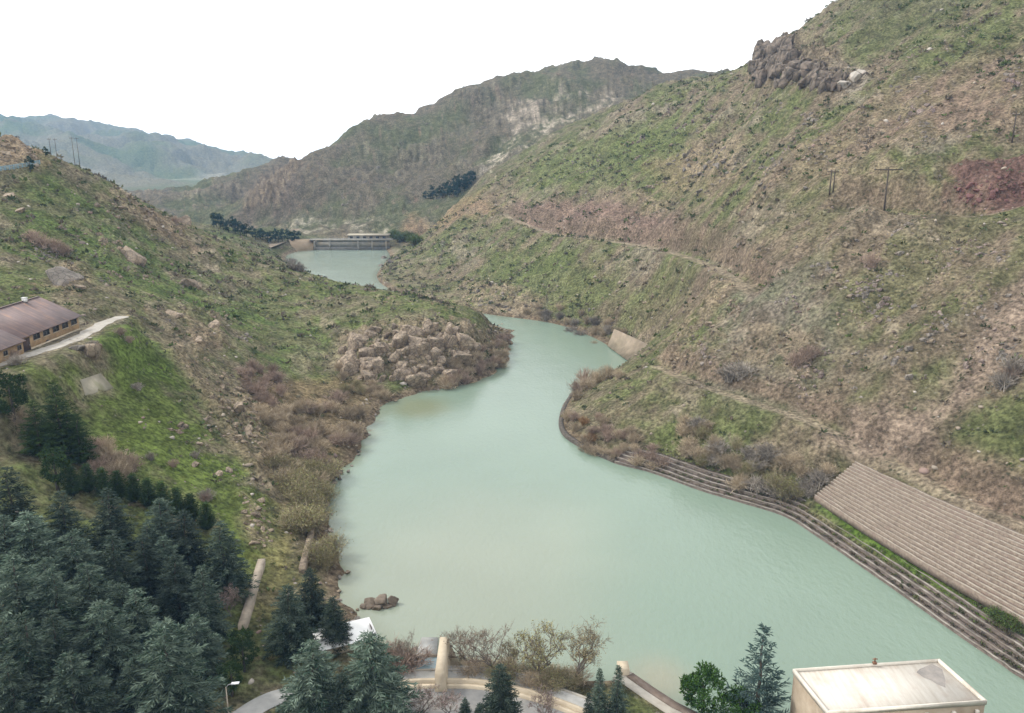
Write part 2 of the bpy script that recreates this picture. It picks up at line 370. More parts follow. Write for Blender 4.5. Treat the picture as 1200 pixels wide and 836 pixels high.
hsum = nt.nodes.new('ShaderNodeMath'); hsum.operation = 'MULTIPLY_ADD'; nt.links.new(n_a, hsum.inputs[0]); hsum.inputs[1].default_value = 2.0; nt.links.new(n_c, hsum.inputs[2])
bump(nt, b, hsum.outputs[0], 1.0, .9)
# water
M_wat, nt, b = mat('milky_water'); p = geo_pos(nt)
nt.links.new(attr(nt), b.inputs['Base Color']); b.inputs['Roughness'].default_value = .12; b.inputs['IOR'].default_value = 1.33
mp = nt.nodes.new('ShaderNodeMapping'); mp.inputs['Scale'].default_value = (1, .55, 1); mp.inputs['Rotation'].default_value = (0, 0, R(28)); nt.links.new(p, mp.inputs['Vector'])
wv = nt.nodes.new('ShaderNodeMath'); wv.operation = 'ADD'; nt.links.new(noise_node(nt, .9, 4, .6, mp.outputs[0]), wv.inputs[0]); nt.links.new(noise_node(nt, .12, 2, .5, mp.outputs[0]), wv.inputs[1])
bump(nt, b, wv.outputs[0], .7, .17)
M_rock = mottled('weathered_rock', (.105, .08, .058), (.36, .285, .2), 1.1, .9, (.19, .145, .11), .2)
M_rock_grey = mottled('grey_rock', (.12, .105, .09), (.27, .235, .2), .8, .9, (.2, .15, .12), .12)
def cracked(m, scale=.9, depth=.25):
    nt = m.node_tree; b = nt.nodes['Principled BSDF']; src = b.inputs['Base Color'].links[0].from_socket; p = geo_pos(nt)
    dn = nt.nodes.new('ShaderNodeMix'); dn.data_type = 'VECTOR'; dn.inputs[0].default_value = .35; nt.links.new(p, dn.inputs[4]); nn = nt.nodes.new('ShaderNodeTexNoise'); nn.inputs['Scale'].default_value = scale; nt.links.new(p, nn.inputs['Vector']); nt.links.new(nn.outputs['Color'], dn.inputs[5])
    v = nt.nodes.new('ShaderNodeTexVoronoi'); v.feature = 'DISTANCE_TO_EDGE'; v.inputs['Scale'].default_value = scale; nt.links.new(dn.outputs[1], v.inputs['Vector'])
    c = mixc(nt, 'MULTIPLY', 1.0, src, ramp(nt, v.outputs[0], (0, .4), (.07, 1)))
    c = mixc(nt, 'MULTIPLY', 1.0, c, ramp(nt, noise_node(nt, .22, 5, .6, p), (.38, .7), (.62, 1.25)))
    lich = ramp(nt, noise_node(nt, 1.7, 5, .65, p), (.55, 0), (.66, .5)); c = mixc(nt, 'MIX', lich, c, (.15, .145, .085)); nt.links.new(c, b.inputs['Base Color']); return m
cracked(M_rock); cracked(M_rock_grey)
M_rock_tan = cracked(mottled('tan_rock', (.17, .13, .095), (.4, .32, .235), 1.1, .9, (.24, .185, .14), .2))
M_rock_purple = cracked(mottled('purple_brown_rock', (.13, .1, .085), (.285, .225, .19), 1.0, .9, (.17, .12, .11), .2))
M_rock_dark = mottled('brown_wet_rock', (.07, .055, .04), (.2, .16, .12), 1.2, .9, (.12, .09, .065), .12)
M_rock_pale = mottled('pale_limestone', (.3, .27, .23), (.5, .46, .4), .6, .9, (.3, .22, .17), .12)
M_conc = mottled('concrete', (.3, .28, .24), (.42, .39, .33), .5, .85, (.25, .22, .18), .01)
M_conc_tan = mottled('tan_concrete', (.42, .35, .25), (.55, .47, .35), .5, .85, (.35, .29, .21), .01)
M_conc_grey = mottled('grey_concrete', (.22, .22, .21), (.33, .33, .31), .4, .85, None, .01)
M_conc_dark = mottled('wet_dark_concrete', (.045, .045, .04), (.1, .095, .08), .5, .8, None, .02)
M_steel = mottled('galvanised_steel', (.3, .31, .32), (.42, .43, .44), 3, .45, None, 0)
M_dark = mottled('dark_opening', (.018, .017, .016), (.035, .03, .028), 2, .5, None, 0)
M_bark = mottled('bark', (.05, .04, .032), (.1, .085, .068), 4, .95, None, .03)
M_bark_grey = mottled('grey_bark', (.13, .11, .09), (.22, .19, .155), 4, .95, None, .03)
M_wood = mottled('weathered_timber', (.05, .04, .032), (.1, .08, .065), 3, .9, None, .01)
M_needle_blue = foliage('blue_green_needles', (1, 1, .97), .42)
M_needle_green = foliage('green_needles', (1, 1, 1), .25)
M_twig = foliage('bare_twigs', (1, 1, 1), .22)
M_scrub = foliage('hillside_scrub', (1, 1, 1), 0)

# ------------------------------------------------------------------ object helpers
def link(o): COL.objects.link(o); return o
def tag(o, label=None, cat=None, group=None, kind=None):
    for k, v in (('label', label), ('category', cat), ('group', group), ('kind', kind)):
        if v: o[k] = v
    return o
def empty(name, loc=(0, 0, 0), rz=0, label=None, cat=None, group=None):
    o = link(bpy.data.objects.new(name, None)); o.empty_display_size = .5
    o.location = loc; o.rotation_euler = (0, 0, rz); return tag(o, label, cat, group)
def mesh_np(name, V, F, m=None, col=None, smooth=False):
    """F: list of arrays (k x 3 or k x 4)"""
    me = bpy.data.meshes.new(name); V = np.asarray(V, np.float32); F = [np.asarray(f, np.int32) for f in (F if isinstance(F, list) else [F]) if len(f)]
    me.vertices.add(len(V)); me.vertices.foreach_set('co', V.ravel())
    nl = sum(f.size for f in F); npol = sum(len(f) for f in F)
    me.loops.add(nl); me.polygons.add(npol)
    me.loops.foreach_set('vertex_index', np.concatenate([f.ravel() for f in F]))
    st = []; s = 0
    for f in F: st.append(s + np.arange(len(f)) * f.shape[1]); s += f.size
    me.polygons.foreach_set('loop_start', np.concatenate(st).astype(np.int32))
    if smooth: me.polygons.foreach_set('use_smooth', np.ones(npol, bool))
    me.update(calc_edges=True)
    if col is not None:
        at = me.color_attributes.new('Col', 'FLOAT_COLOR', 'POINT')
        at.data.foreach_set('color', np.c_[np.asarray(col, np.float32), np.ones(len(V), np.float32)].ravel())
    if m: me.materials.append(m)
    return me
def put(name, me, parent=None, loc=(0, 0, 0), rz=0):
    o = link(bpy.data.objects.new(name, me)); o.location = loc; o.rotation_euler = (0, 0, rz)
    if parent: o.parent = parent
    return o
class MB:
    def __init__(s): s.v = []; s.f3 = []; s.f4 = []
    def add(s, V, F):
        k = len(s.v); s.v.extend([tuple(map(float, p)) for p in V])
        for f in F: (s.f4 if len(f) == 4 else s.f3).append([i + k for i in f])
    def box(s, x0, y0, z0, x1, y1, z1):
        s.add([(x0, y0, z0), (x1, y0, z0), (x1, y1, z0), (x0, y1, z0), (x0, y0, z1), (x1, y0, z1), (x1, y1, z1), (x0, y1, z1)],
              [(0, 3, 2, 1), (4, 5, 6, 7), (0, 1, 5, 4), (1, 2, 6, 5), (2, 3, 7, 6), (3, 0, 4, 7)])
    def hexa(s, B, T):
        s.add(list(B) + list(T), [(0, 3, 2, 1), (4, 5, 6, 7), (0, 1, 5, 4), (1, 2, 6, 5), (2, 3, 7, 6), (3, 0, 4, 7)])
    def tube(s, pts, rad, n=6, cap=True):
        pts = [np.array(p, float) for p in pts]; rings = []
        if np.isscalar(rad): rad = [rad] * len(pts)
        for i, p in enumerate(pts):
            d = pts[min(i + 1, len(pts) - 1)] - pts[max(i - 1, 0)]; d = d / (np.linalg.norm(d) + 1e-9)
            a = np.cross(d, (0, 0, 1) if abs(d[2]) < .95 else (1, 0, 0)); a /= np.linalg.norm(a); c = np.cross(d, a)
            rings.append([p + rad[i] * (a * math.cos(2 * math.pi * k / n) + c * math.sin(2 * math.pi * k / n)) for k in range(n)])
        V = [q for r_ in rings for q in r_]; F = []
        for i in range(len(pts) - 1):
            for k in range(n): F.append((i * n + k, i * n + (k + 1) % n, (i + 1) * n + (k + 1) % n, (i + 1) * n + k))
        if cap:
            V += [pts[0], pts[-1]]; c0, c1 = len(V) - 2, len(V) - 1
            for k in range(n): F += [(c0, (k + 1) % n, k), (c1, (len(pts) - 1) * n + k, (len(pts) - 1) * n + (k + 1) % n)]
        s.add(V, F)
    def build(s, name, m, parent=None, loc=(0, 0, 0), rz=0, smooth=False):
        return put(name, mesh_np(name, s.v, [np.array(s.f3, int).reshape(-1, 3), np.array(s.f4, int).reshape(-1, 4)], m, None, smooth), parent, loc, rz)
def copy_tree(o, parent=None):
    c = o.copy(); link(c); c.parent = parent
    for ch in o.children: copy_tree(ch, c)
    return c
def sweep(mb, line, prof):
    """sweep a closed profile [(offset to the left of travel, z)] along a plan polyline"""
    L = np.array(line, float)[:, :2]; n = len(L); rows = []
    for i in range(n):
        d = L[min(i + 1, n - 1)] - L[max(i - 1, 0)]; d /= np.linalg.norm(d) + 1e-9; nn = np.array([-d[1], d[0]])
        zb = line[i][2] if len(line[i]) > 2 else 0
        rows.append([(L[i][0] + nn[0] * o, L[i][1] + nn[1] * o, zb + z) for o, z in prof])
    V = [q for r_ in rows for q in r_]; m = len(prof); F = []
    for i in range(n - 1):
        for k in range(m): F.append((i * m + k, i * m + (k + 1) % m, (i + 1) * m + (k + 1) % m, (i + 1) * m + k))
    if m == 4: F += [(0, 3, 2, 1), tuple((n - 1) * m + k for k in range(4))]
    mb.add(V, F)

# ------------------------------------------------------------------ terrain sheet
def build_terrain():
    az = np.concatenate([np.linspace(-80, -37.5, 45, endpoint=False), np.linspace(-37.5, 37.5, 860), np.linspace(37.5, 80, 46)[1:]])
    rr = np.concatenate([np.exp(np.linspace(math.log(30), math.log(900), 700)), np.exp(np.linspace(math.log(900), math.log(7500), 190))[1:]])
    A, Rr = np.meshgrid(np.radians(az), rr)
    X = (Rr * np.sin(A)).ravel(); Y = (Rr * np.cos(A)).ravel()
    Z = height(X, Y)
    nr, na = A.shape
    # ---- ground colour: grass, sage scrub, soil, scree, rock (albedo only)
    G = lambda *c: np.array(c)
    sd = sdist(X, Y, WATER); r = np.hypot(X, Y)
    rt = sstep(X + .35 * (Y - 300), -20, 50)
    f1 = fbm(X, Y, 34, 5, 101, .6); f2 = fbm(X, Y, 90, 4, 102); f3 = fbm(X, Y, 11, 5, 103, .65); f4 = fbm(X, Y, 5, 4, 109, .65)
    s = -.495 * X + .868 * Y; n = .868 * X + .495 * Y
    stk = fbm(s + 6 * f1, n * .16, 13, 5, 104, .6)
    z3 = np.zeros((len(X), 3))
    left = lerp(G(.185, .16, .115), G(.115, .14, .055), sstep(f1 * .6 + f3 * .7 + f2 * .3, -.3, .25)[:, None])
    left = lerp(left, G(.21, .16, .115), sstep(f3 + .5 * f4 - .2 * f2, .22, .5)[:, None])
    right = lerp(G(.185, .15, .115), G(.125, .14, .065), sstep(stk * .7 + f1 * .6 + f3 * .6, -.32, .16)[:, None])
    right = lerp(right, G(.222, .175, .138), (sstep(stk - .5 * f2 + .3 * f3, .2, .45) * .85)[:, None])
    right = lerp(right, G(.2, .19, .17), (sstep(f3 + .3 * f2, .25, .55) * .7)[:, None])
    col = lerp(left, right, rt[:, None])
    farw = sstep(r, 560, 820)[:, None]
    oc = outcrop(X, Y) * sstep(f4 + .7 * f3 + .15, -.3, .2) * .8
    ocol = lerp(lerp(G(.19, .155, .125), G(.33, .28, .225), sstep(f4 - .4 * f3, -.4, .45)[:, None]), lerp(G(.165, .145, .118), G(.3, .262, .21), sstep(f4 - .4 * f3, -.4, .45)[:, None]), rt[:, None])
    fcol = lerp(G(.115, .1, .078), G(.092, .098, .058), sstep(f2 + .6 * f1, -.2, .3)[:, None]); fcol = lerp(fcol, G(.17, .125, .1), sstep(f3, .2, .5)[:, None])
    col = lerp(col, fcol, farw); col = lerp(col, ocol * (1 - .25 * farw), oc[:, None] * (1 - .3 * farw))
    dist_ = sstep(r, 1500, 2400)[:, None]
    dcol = lerp(G(.15, .14, .1), G(.1, .12, .06), sstep(fbm(X, Y, 420, 5, 120), -.2, .3)[:, None])
    dcol = lerp(dcol, G(.42, .4, .37), (sstep(fbm(X, Y * .5, 150, 4, 121), .2, .4) * sstep(Z, 90, 20) * .25)[:, None])
    col = lerp(col, dcol, dist_)
    def patch(px, c, soft=5, amt=1.0, jag=6, world=None, brk=0):
        nonlocal col
        P = world if world is not None else gpoly(px); P = np.asarray(P)
        m = 16 + soft * 2
        k = (X > P[:, 0].min() - m) & (X < P[:, 0].max() + m) & (Y > P[:, 1].min() - m) & (Y < P[:, 1].max() + m)
        if not k.any(): return
        d = -sdist(X[k], Y[k], P) + jag * (f3[k] + .6 * f4[k] + .6 * stk[k])
        w = sstep(d, -soft, soft) * amt
        if brk: w = w * sstep(f3[k] * .8 + .5 * f1[k] + .6 * stk[k] + .4 * f4[k], -.1, .4)
        col[k] = lerp(col[k], np.array(c) * (1 + .25 * f4[k] + .2 * f3[k])[:, None], w[:, None])
    patch([(60, 440), (180, 418), (255, 520), (318, 590), (325, 690), (285, 640), (200, 570), (120, 500)], (.115, .16, .038), 6, .85, 14)
    patch([(120, 400), (150, 375), (200, 420), (230, 470), (180, 440)], (.11, .16, .04), 4, .8, 9)
    patch([(0, 205), (120, 230), (200, 290), (150, 330), (60, 300), (0, 260)], (.1, .135, .045), 9, .45, 10)
    patch([(230, 330), (330, 345), (400, 400), (360, 440), (300, 400)], (.1, .135, .045), 8, .5, 9)
    patch([(290, 436), (400, 440), (445, 455), (445, 482), (392, 560), (392, 650), (360, 690), (330, 590)], (.185, .14, .09), 5, .85, 5)
    patch([(322, 625), (350, 612), (350, 660), (320, 720), (290, 740), (305, 670)], (.2, .18, .09), 2.5, .8, 3)
    patch([(90, 445), (120, 437), (134, 456), (96, 466)], (.27, .24, .18), 1.2, .9, 1)
    patch([(30, 395), (140, 370), (150, 380), (60, 415), (0, 430)], (.24, .21, .17), 3, .8, 2)
    patch([(0, 158), (30, 168), (48, 190), (0, 196)], (.28, .2, .145), 5, .85, 6)
    patch([(150, 232), (215, 262), (222, 292), (160, 262)], (.25, .175, .13), 5, .7, 6)
    patch([(60, 335), (80, 310), (95, 330), (85, 345)], (.24, .18, .14), 4, .8, 5)
    patch([(600, 244), (690, 236), (800, 250), (795, 282), (700, 276), (612, 268)], (.21, .145, .13), 6, .85, 5)
    patch([(690, 290), (840, 320), (800, 390), (740, 370), (650, 345)], (.215, .155, .13), 8, .5, 10)
    patch([(1150, 380), (1215, 330), (1215, 410), (1150, 460), (1080, 540), (960, 515), (1010, 490), (1110, 470)], (.24, .185, .16), 5, .85, 6)
    patch([(1020, 545), (1100, 530), (1215, 570), (1215, 640), (1120, 590)], (.235, .165, .145), 5, .75, 6)
    patch([(1050, 120), (1215, 50), (1215, 150), (960, 225), (880, 245), (900, 215)], (.225, .16, .135), 9, .55, 12)
    patch([(860, 340), (960, 330), (990, 400), (900, 430), (850, 400)], (.225, .21, .2), 7, .4, 12)
    patch([(820, 420), (960, 440), (950, 480), (850, 470)], (.2, .165, .15), 6, .55, 7)
    patch([(880, 260), (1215, 262), (1215, 330), (1000, 400), (900, 330)], (.2, .155, .125), 10, .4, 12)
    patch([(560, 300), (680, 300), (760, 350), (700, 370), (590, 340)], (.115, .14, .055), 8, .75, 12)
    patch([(640, 180), (800, 140), (860, 180), (700, 225), (600, 225)], (.12, .145, .058), 10, .75, 12)
    patch([(880, 55), (950, 60), (1010, 85), (990, 112), (880, 105)], (.2, .165, .13), 5, .85, 6)
    patch([(975, 90), (1018, 78), (1015, 98), (985, 112)], (.37, .33, .29), 3, .9, 4)
    patch([(760, 205), (830, 170), (860, 220), (800, 235)], (.24, .18, .13), 8, .6, 8)
    patch([(935, 20), (1010, 5), (1110, -40), (1215, -60), (1215, 0), (1000, 70)], (.105, .112, .06), 10, .75, 10)
    patch([(600, 118), (640, 105), (735, 112), (700, 135), (640, 150), (600, 175), (590, 165)], (.33, .285, .25), 12, .85, 22, None, 1)
    patch([(562, 192), (640, 132), (655, 140), (575, 200)], (.36, .32, .28), 6, .9, 6, None, 1)
    patch([(480, 245), (560, 228), (580, 248), (520, 272), (470, 268)], (.26, .175, .12), 12, .6, 14)
    patch([(340, 252), (430, 250), (470, 262), (420, 274), (350, 272)], (.29, .265, .225), 8, .9, 10, None, 1)
    patch([(335, 190), (352, 186), (345, 235), (290, 252), (285, 225)], (.115, .092, .08), 14, .85, 14)
    patch(None, (.1, .175, .03), 2, .85, 2, [(67, 166.5), (70, 168), (88, 110), (84.5, 107)])
    for line, hw, wt in TRACKS:
        L = np.array(line); k = (X > L[:, 0].min() - 9) & (X < L[:, 0].max() + 9) & (Y > L[:, 1].min() - 9) & (Y < L[:, 1].max() + 9)
        dd, tt = pldist(X[k], Y[k], L); w = (1 - sstep(dd + 1.2 * f4[k], hw - .8, hw + .8)) * .75
        col[k] = lerp(col[k], G(.3, .25, .2) * (1 + .2 * f3[k])[:, None], w[:, None])
    for poly, a in ROCKS:
        k = (X > poly[:, 0].min() - 8) & (X < poly[:, 0].max() + 8) & (Y > poly[:, 1].min() - 8) & (Y < poly[:, 1].max() + 8)
        d = -sdist(X[k], Y[k], poly) + 4 * f3[k]; w = sstep(d, -2, 3) * .75 * sstep(f4[k] + .5 * f3[k], -.45, .1)
        c = lerp(G(.2, .155, .12), G(.31, .25, .19), sstep(f4[k] - f3[k], -.4, .4)[:, None]); c = c * (.72 if a > 4 else 1)
        col[k] = lerp(col[k], c, w[:, None])
    w = (1 - sstep(sd + 1.5 * f4, 1.5, 4.5)) * (r < 900)
    col = lerp(col, lerp(G(.15, .115, .085), G(.22, .175, .135), sstep(f4, -.3, .3)[:, None]), w[:, None])
    for i_, (line, hw, wt) in enumerate(TRACKS[:3]):
        L = np.array(line); k = np.where((X > L[:, 0].min() - 14) & (X < L[:, 0].max() + 14) & (Y > L[:, 1].min() - 14) & (Y < L[:, 1].max() + 14))[0]
        dd, tt = pldist(X[k], Y[k], L); zz = np.interp(tt, np.arange(len(L)), L[:, 2])
        w = sstep(dd, hw, hw + 1) * (1 - sstep(dd + 3 * f3[k], hw + 4, hw + 9)) * sstep(Z[k] - zz, .3, 1.6) * .75
        col[k] = lerp(col[k], G(.195, .148, .12) * (1 + .3 * f4[k])[:, None], w[:, None])
    patch([(1112, 212), (1215, 196), (1215, 244), (1125, 242)], (.145, .085, .08), 4, .9, 7)
    patch([(1150, 380), (1215, 330), (1215, 410), (1150, 460), (1080, 540), (960, 515), (1010, 490), (1110, 470)], (.25, .195, .165), 5, .8, 7)
    patch([(110, 230), (330, 340), (430, 400), (330, 430), (150, 330), (0, 300), (0, 200)], (.1, .145, .048), 8, .8, 10, None, 1)
    col = np.clip(col * np.array((1.22, 1.2, 1.06)), .02, .6)
    idx = np.arange(nr * na).reshape(nr, na)
    F = np.stack([idx[:-1, :-1], idx[:-1, 1:], idx[1:, 1:], idx[1:, :-1]], -1).reshape(-1, 4)[:, ::-1]
    o = put('terrain', mesh_np('terrain', np.c_[X, Y, Z], [F], M_ter, col, True)); o['kind'] = 'structure'
build_terrain()

# ------------------------------------------------------------------ water sheet
def build_water():
    xs = np.linspace(-260, 150, 206); ys = np.linspace(40, 715, 338)
    X, Y = np.meshgrid(xs, ys); x = X.ravel(); y = Y.ravel()
    f = fbm(x, y, 60, 4, 7); sd = -sdist(x, y, WATER)
    base = np.array((.205, .275, .213)); pale = np.array((.265, .3, .235)); brown = np.array((.2, .22, .13)); upper = np.array((.27, .33, .27))
    # silt drifting along the near left bank, clearer green to the right
    c0 = at_z(560, 700, 0); w = np.clip(1.1 - np.hypot((x - c0[0] + 8) / 52, (y - c0[1]) / 75) + .35 * f, 0, 1)
    col = lerp(base, pale, sstep(w, .1, .9)[:, None])
    c1 = at_z(492, 478, 0); w = np.clip(1.1 - np.hypot((x - c1[0]) / 15, (y - c1[1]) / 17) + .3 * f, 0, 1)
    col = lerp(col, brown, (sstep(w, .1, .8) * .8)[:, None])
    c2 = at_z(775, 800, 0); w = np.clip(1.0 - np.hypot((x - c2[0]) / 9, (y - c2[1]) / 12) + .4 * f, 0, 1)
    col = lerp(col, np.array((.32, .28, .2)), (sstep(w, .1, .9) * .6)[:, None])
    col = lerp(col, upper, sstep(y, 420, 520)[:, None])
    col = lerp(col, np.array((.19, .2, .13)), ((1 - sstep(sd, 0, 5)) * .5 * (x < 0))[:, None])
    wind = fbm(x * .8 + y * .35, y * .9 - x * .5, 26, 4, 9); col = col * (.86 + .07 * f + .06 * wind)[:, None]
    idx = np.arange(len(x)).reshape(X.shape)
    F = np.stack([idx[:-1, :-1], idx[:-1, 1:], idx[1:, 1:], idx[1:, :-1]], -1).reshape(-1, 4)
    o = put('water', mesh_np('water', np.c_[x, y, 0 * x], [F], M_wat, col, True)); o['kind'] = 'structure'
build_water()

# ------------------------------------------------------------------ vegetation builders (blade meshes)
def blades(P, D, L, Wd, N):
    """diamond leaf faces from arrays"""
    P = np.asarray(P, float); D = np.asarray(D, float); N = np.asarray(N, float)
    D = D / (np.linalg.norm(D, axis=1, keepdims=True) + 1e-9)
    Sd = np.cross(D, N); Sd /= np.linalg.norm(Sd, axis=1, keepdims=True) + 1e-9
    L = np.reshape(L, (-1, 1)); Wd = np.reshape(Wd, (-1, 1))
    V = np.stack([P, P + D * L * .45 + Sd * Wd * .5, P + D * L, P + D * L * .45 - Sd * Wd * .5], 1).reshape(-1, 3)
    return V, np.arange(len(V)).reshape(-1, 4)
def per_blade(cols): return np.repeat(np.asarray(cols), 4, axis=0)
def crown_conifer(h, Rb, seed, colr, tipc, whorls=22, narrow=1.0, droop=.25, sparse=1.0, up=.12):
    rg = np.random.default_rng(seed); P = []; D = []; L = []; Wd = []; N = []; cl = []
    for i in range(whorls):
        f = .05 + .93 * (i / (whorls - 1)); zz = f * h
        prof = (1 - f) ** narrow; prof *= min(1, .55 + f * 4)
        nb = max(4, int((5.5 + 6 * (1 - f)) * sparse))
        a0 = rg.uniform(0, 6.28)
        for k in range(nb):
            a = a0 + 6.283 * k / nb + rg.normal(0, .18); rb = Rb * prof * rg.uniform(.62, 1.2) + .18
            out = np.array((math.cos(a), math.sin(a), 0)); sidev = np.array((-out[1], out[0], 0))
            zst = zz + rg.normal(0, .012 * h); npos = max(3, int(rb / .3))
            bw = rg.uniform(0, 1) ** 1.6; bc = lerp(colr, tipc, bw * .55) * rg.uniform(.75, 1.25)
            for s_ in np.linspace(.14, 1, npos):
                pos = out * rb * s_ + np.array((0, 0, zst + rb * (up * s_ - droop * s_ * s_ + .08 * s_ ** 4)))
                for q in (-1, 1, -1, 1, 0):
                    ang = rg.uniform(.45, 1.05) * q; d = out * math.cos(ang) + sidev * math.sin(ang) + np.array((0, 0, rg.normal(.02, .2)))
                    P.append(pos + rg.normal(0, .06, 3)); D.append(d); L.append((.34 + .2 * rb * (1.2 - s_)) * rg.uniform(.8, 1.35) + .14)
                    Wd.append(rg.uniform(.1, .18)); N.append(np.array((0, 0, 1)) + rg.normal(0, .5, 3))
                    cl.append(lerp(bc, tipc, rg.uniform(0, 1) ** 2.6) * rg.uniform(.75, 1.25))
    for k in range(10):
        a = rg.uniform(0, 6.28); P.append((0, 0, h * .955 + .02 * k)); D.append((math.cos(a) * .35, math.sin(a) * .35, 1)); L.append(h * .05); Wd.append(.13); N.append((math.sin(a), 1, .1)); cl.append(tipc)
    V, F = blades(P, D, L, Wd, N); return V, F, per_blade(cl)
BLUE, BLUET = np.array((.011, .025, .015)), np.array((.125, .16, .125))
GRN, GRNT = np.array((.026, .05, .018)), np.array((.07, .11, .035))
def trunk_mesh(h, r0, m, seed=0, lean=.0):
    rg = np.random.default_rng(seed); mb = MB(); n = 6
    pts = [(rg.normal(0, .02) * h * t + lean * h * t, rg.normal(0, .02) * h * t, h * t - .6 * (t == 0)) for t in np.linspace(0, 1, n)]
    mb.tube(pts, [r0 * (1.15 - t) + .02 for t in np.linspace(0, 1, n)], 7)
    return mesh_np('trunk', mb.v, [np.array(mb.f3), np.array(mb.f4)], m, None, True)
class Kind: pass
def conifer_kind(seed, h, Rb, c, t, m, **kw):
    k = Kind(); V, F, cl = crown_conifer(h, Rb, seed, c, t, **kw); k.h = h
    k.parts = [('trunk', trunk_mesh(h * .93, .02 * h, M_bark, seed)), ('crown', mesh_np('crown', V, [F], m, cl))]; return k
SPRUCE = [conifer_kind(10 + i, 13, r_, BLUE * b_, BLUET * b_, M_needle_blue, narrow=nr_, droop=dr_, up=.18, whorls=23)
          for i, (r_, b_, nr_, dr_) in enumerate([(4.6, 1, .62, .3), (4.1, .8, .68, .36), (5.0, 1.15, .58, .26), (3.8, .9, .72, .3)])]
THIN = [conifer_kind(20, 13, 2.8, BLUE * .9, BLUET * .8, M_needle_blue, narrow=1.0, droop=.3, sparse=.8)]
CEDAR = conifer_kind(30, 13, 4.1, np.array((.03, .055, .048)), np.array((.09, .13, .12)), M_needle_blue, narrow=.95, droop=.12, sparse=.62, up=.3, whorls=17)
CYP = [conifer_kind(40 + i, 9, 1.9, GRN * .9, GRNT * .75, M_needle_green, narrow=.6, droop=-.5, up=.35, whorls=22) for i in range(2)]
def puff_crown(seed, h, Rx, z0, npuff, nbl, c, t, bl=.5):
    rg = np.random.default_rng(seed); P = []; D = []; L = []; N = []; cl = []
    cz = (h + z0) / 2; rz = (h - z0) / 2
    for i in range(npuff):
        d = rg.normal(0, 1, 3); d /= np.linalg.norm(d); rr_ = rg.uniform(.55, .92)
        cen = np.array((d[0] * Rx * rr_, d[1] * Rx * rr_, cz + d[2] * rz * rr_)); pr = Rx * rg.uniform(.2, .36); pc = c * rg.uniform(.75, 1.3)
        for k in range(nbl):
            e = rg.normal(0, 1, 3); e /= np.linalg.norm(e); e[2] = e[2] * .8 + .15
            P.append(cen + e * pr * rg.uniform(.35, .8)); D.append(e + rg.normal(0, .35, 3) + (0, 0, .25)); L.append(rg.uniform(.7, 1.2) * bl); N.append(rg.normal(0, 1, 3)); cl.append(lerp(pc, t, rg.uniform(0, 1) ** 2) * rg.uniform(.8, 1.2))
    V, F = blades(P, D, L, np.array(L) * .42, N); return V, F, per_blade(cl)
def puff_kind(seed, h, Rx, z0, npuff, nbl, c, t, m, bark=M_bark, bl=.5):
    k = Kind(); k.h = h; V, F, cl = puff_crown(seed, h, Rx, z0, npuff, nbl, c, t, bl)
    k.parts = [('trunk', trunk_mesh(h * .8, .03 * h, bark, seed)), ('crown', mesh_np('crown', V, [F], m, cl))]; return k
PINE = [puff_kind(50 + i, 9, 3.6, 1.6, 46, 90, GRN * np.array((1.1, 1.25, .9)), GRNT * np.array((1, 1.25, .8)), M_needle_green) for i in range(2)]
PINE_DARK = [puff_kind(60 + i, 11, 3.4, 1.0, 50, 80, GRN * .8, GRNT * .75, M_needle_green) for i in range(2)]
def twig_mesh(seed, Rx, H, nst, nside, w, c, t, buds=0, budc=None):
    """multi-stemmed bare shrub: curving ribbons, two crossed per twig"""
    rg = np.random.default_rng(seed); V = []; F = []; cl = []
    def ribbon(p, q, w0, w1, c_):
        d = q - p; d /= np.linalg.norm(d) + 1e-9
        for _ in range(2):
            s_ = np.cross(d, rg.normal(0, 1, 3)); s_ /= np.linalg.norm(s_) + 1e-9; k = len(V)
            V.extend([p - s_ * w0, p + s_ * w0, q + s_ * w1, q - s_ * w1]); F.append((k, k + 1, k + 2, k + 3)); cl.extend([c_] * 4)
    tips = []
    for i in range(nst):
        a = rg.uniform(0, 6.283); e = rg.uniform(0, 1) ** .6; p = np.array((rg.normal(0, .22) * Rx, rg.normal(0, .22) * Rx, -.2))
        tgt = np.array((math.cos(a) * Rx * e, math.sin(a) * Rx * e, H * math.sqrt(max(.08, 1 - .75 * e * e)) * rg.uniform(.75, 1.1)))
        mid = p + (tgt - p) * .5 + np.array((0, 0, H * .12)) + rg.normal(0, .06, 3) * H
        c_ = lerp(c, t, rg.uniform(0, 1)) * rg.uniform(.75, 1.25)
        ribbon(p, mid, w, w * .75, c_); ribbon(mid, tgt, w * .75, w * .3, c_)
        for k in range(nside):
            u_ = rg.uniform(.35, 1); b_ = mid + (tgt - mid) * (u_ - .5) * 2 if u_ > .5 else p + (mid - p) * u_ * 2
            d = rg.normal(0, 1, 3) * .55 + (tgt - p) / (np.linalg.norm(tgt - p) + 1e-9) * .8; q = b_ + d * H * rg.uniform(.12, .26)
            ribbon(b_, q, w * .5, w * .18, c_ * rg.uniform(.85, 1.25)); tips.append(q)
    V = np.array(V); F = np.array(F); cl = np.array(cl)
    return V, F, cl, np.array(tips)
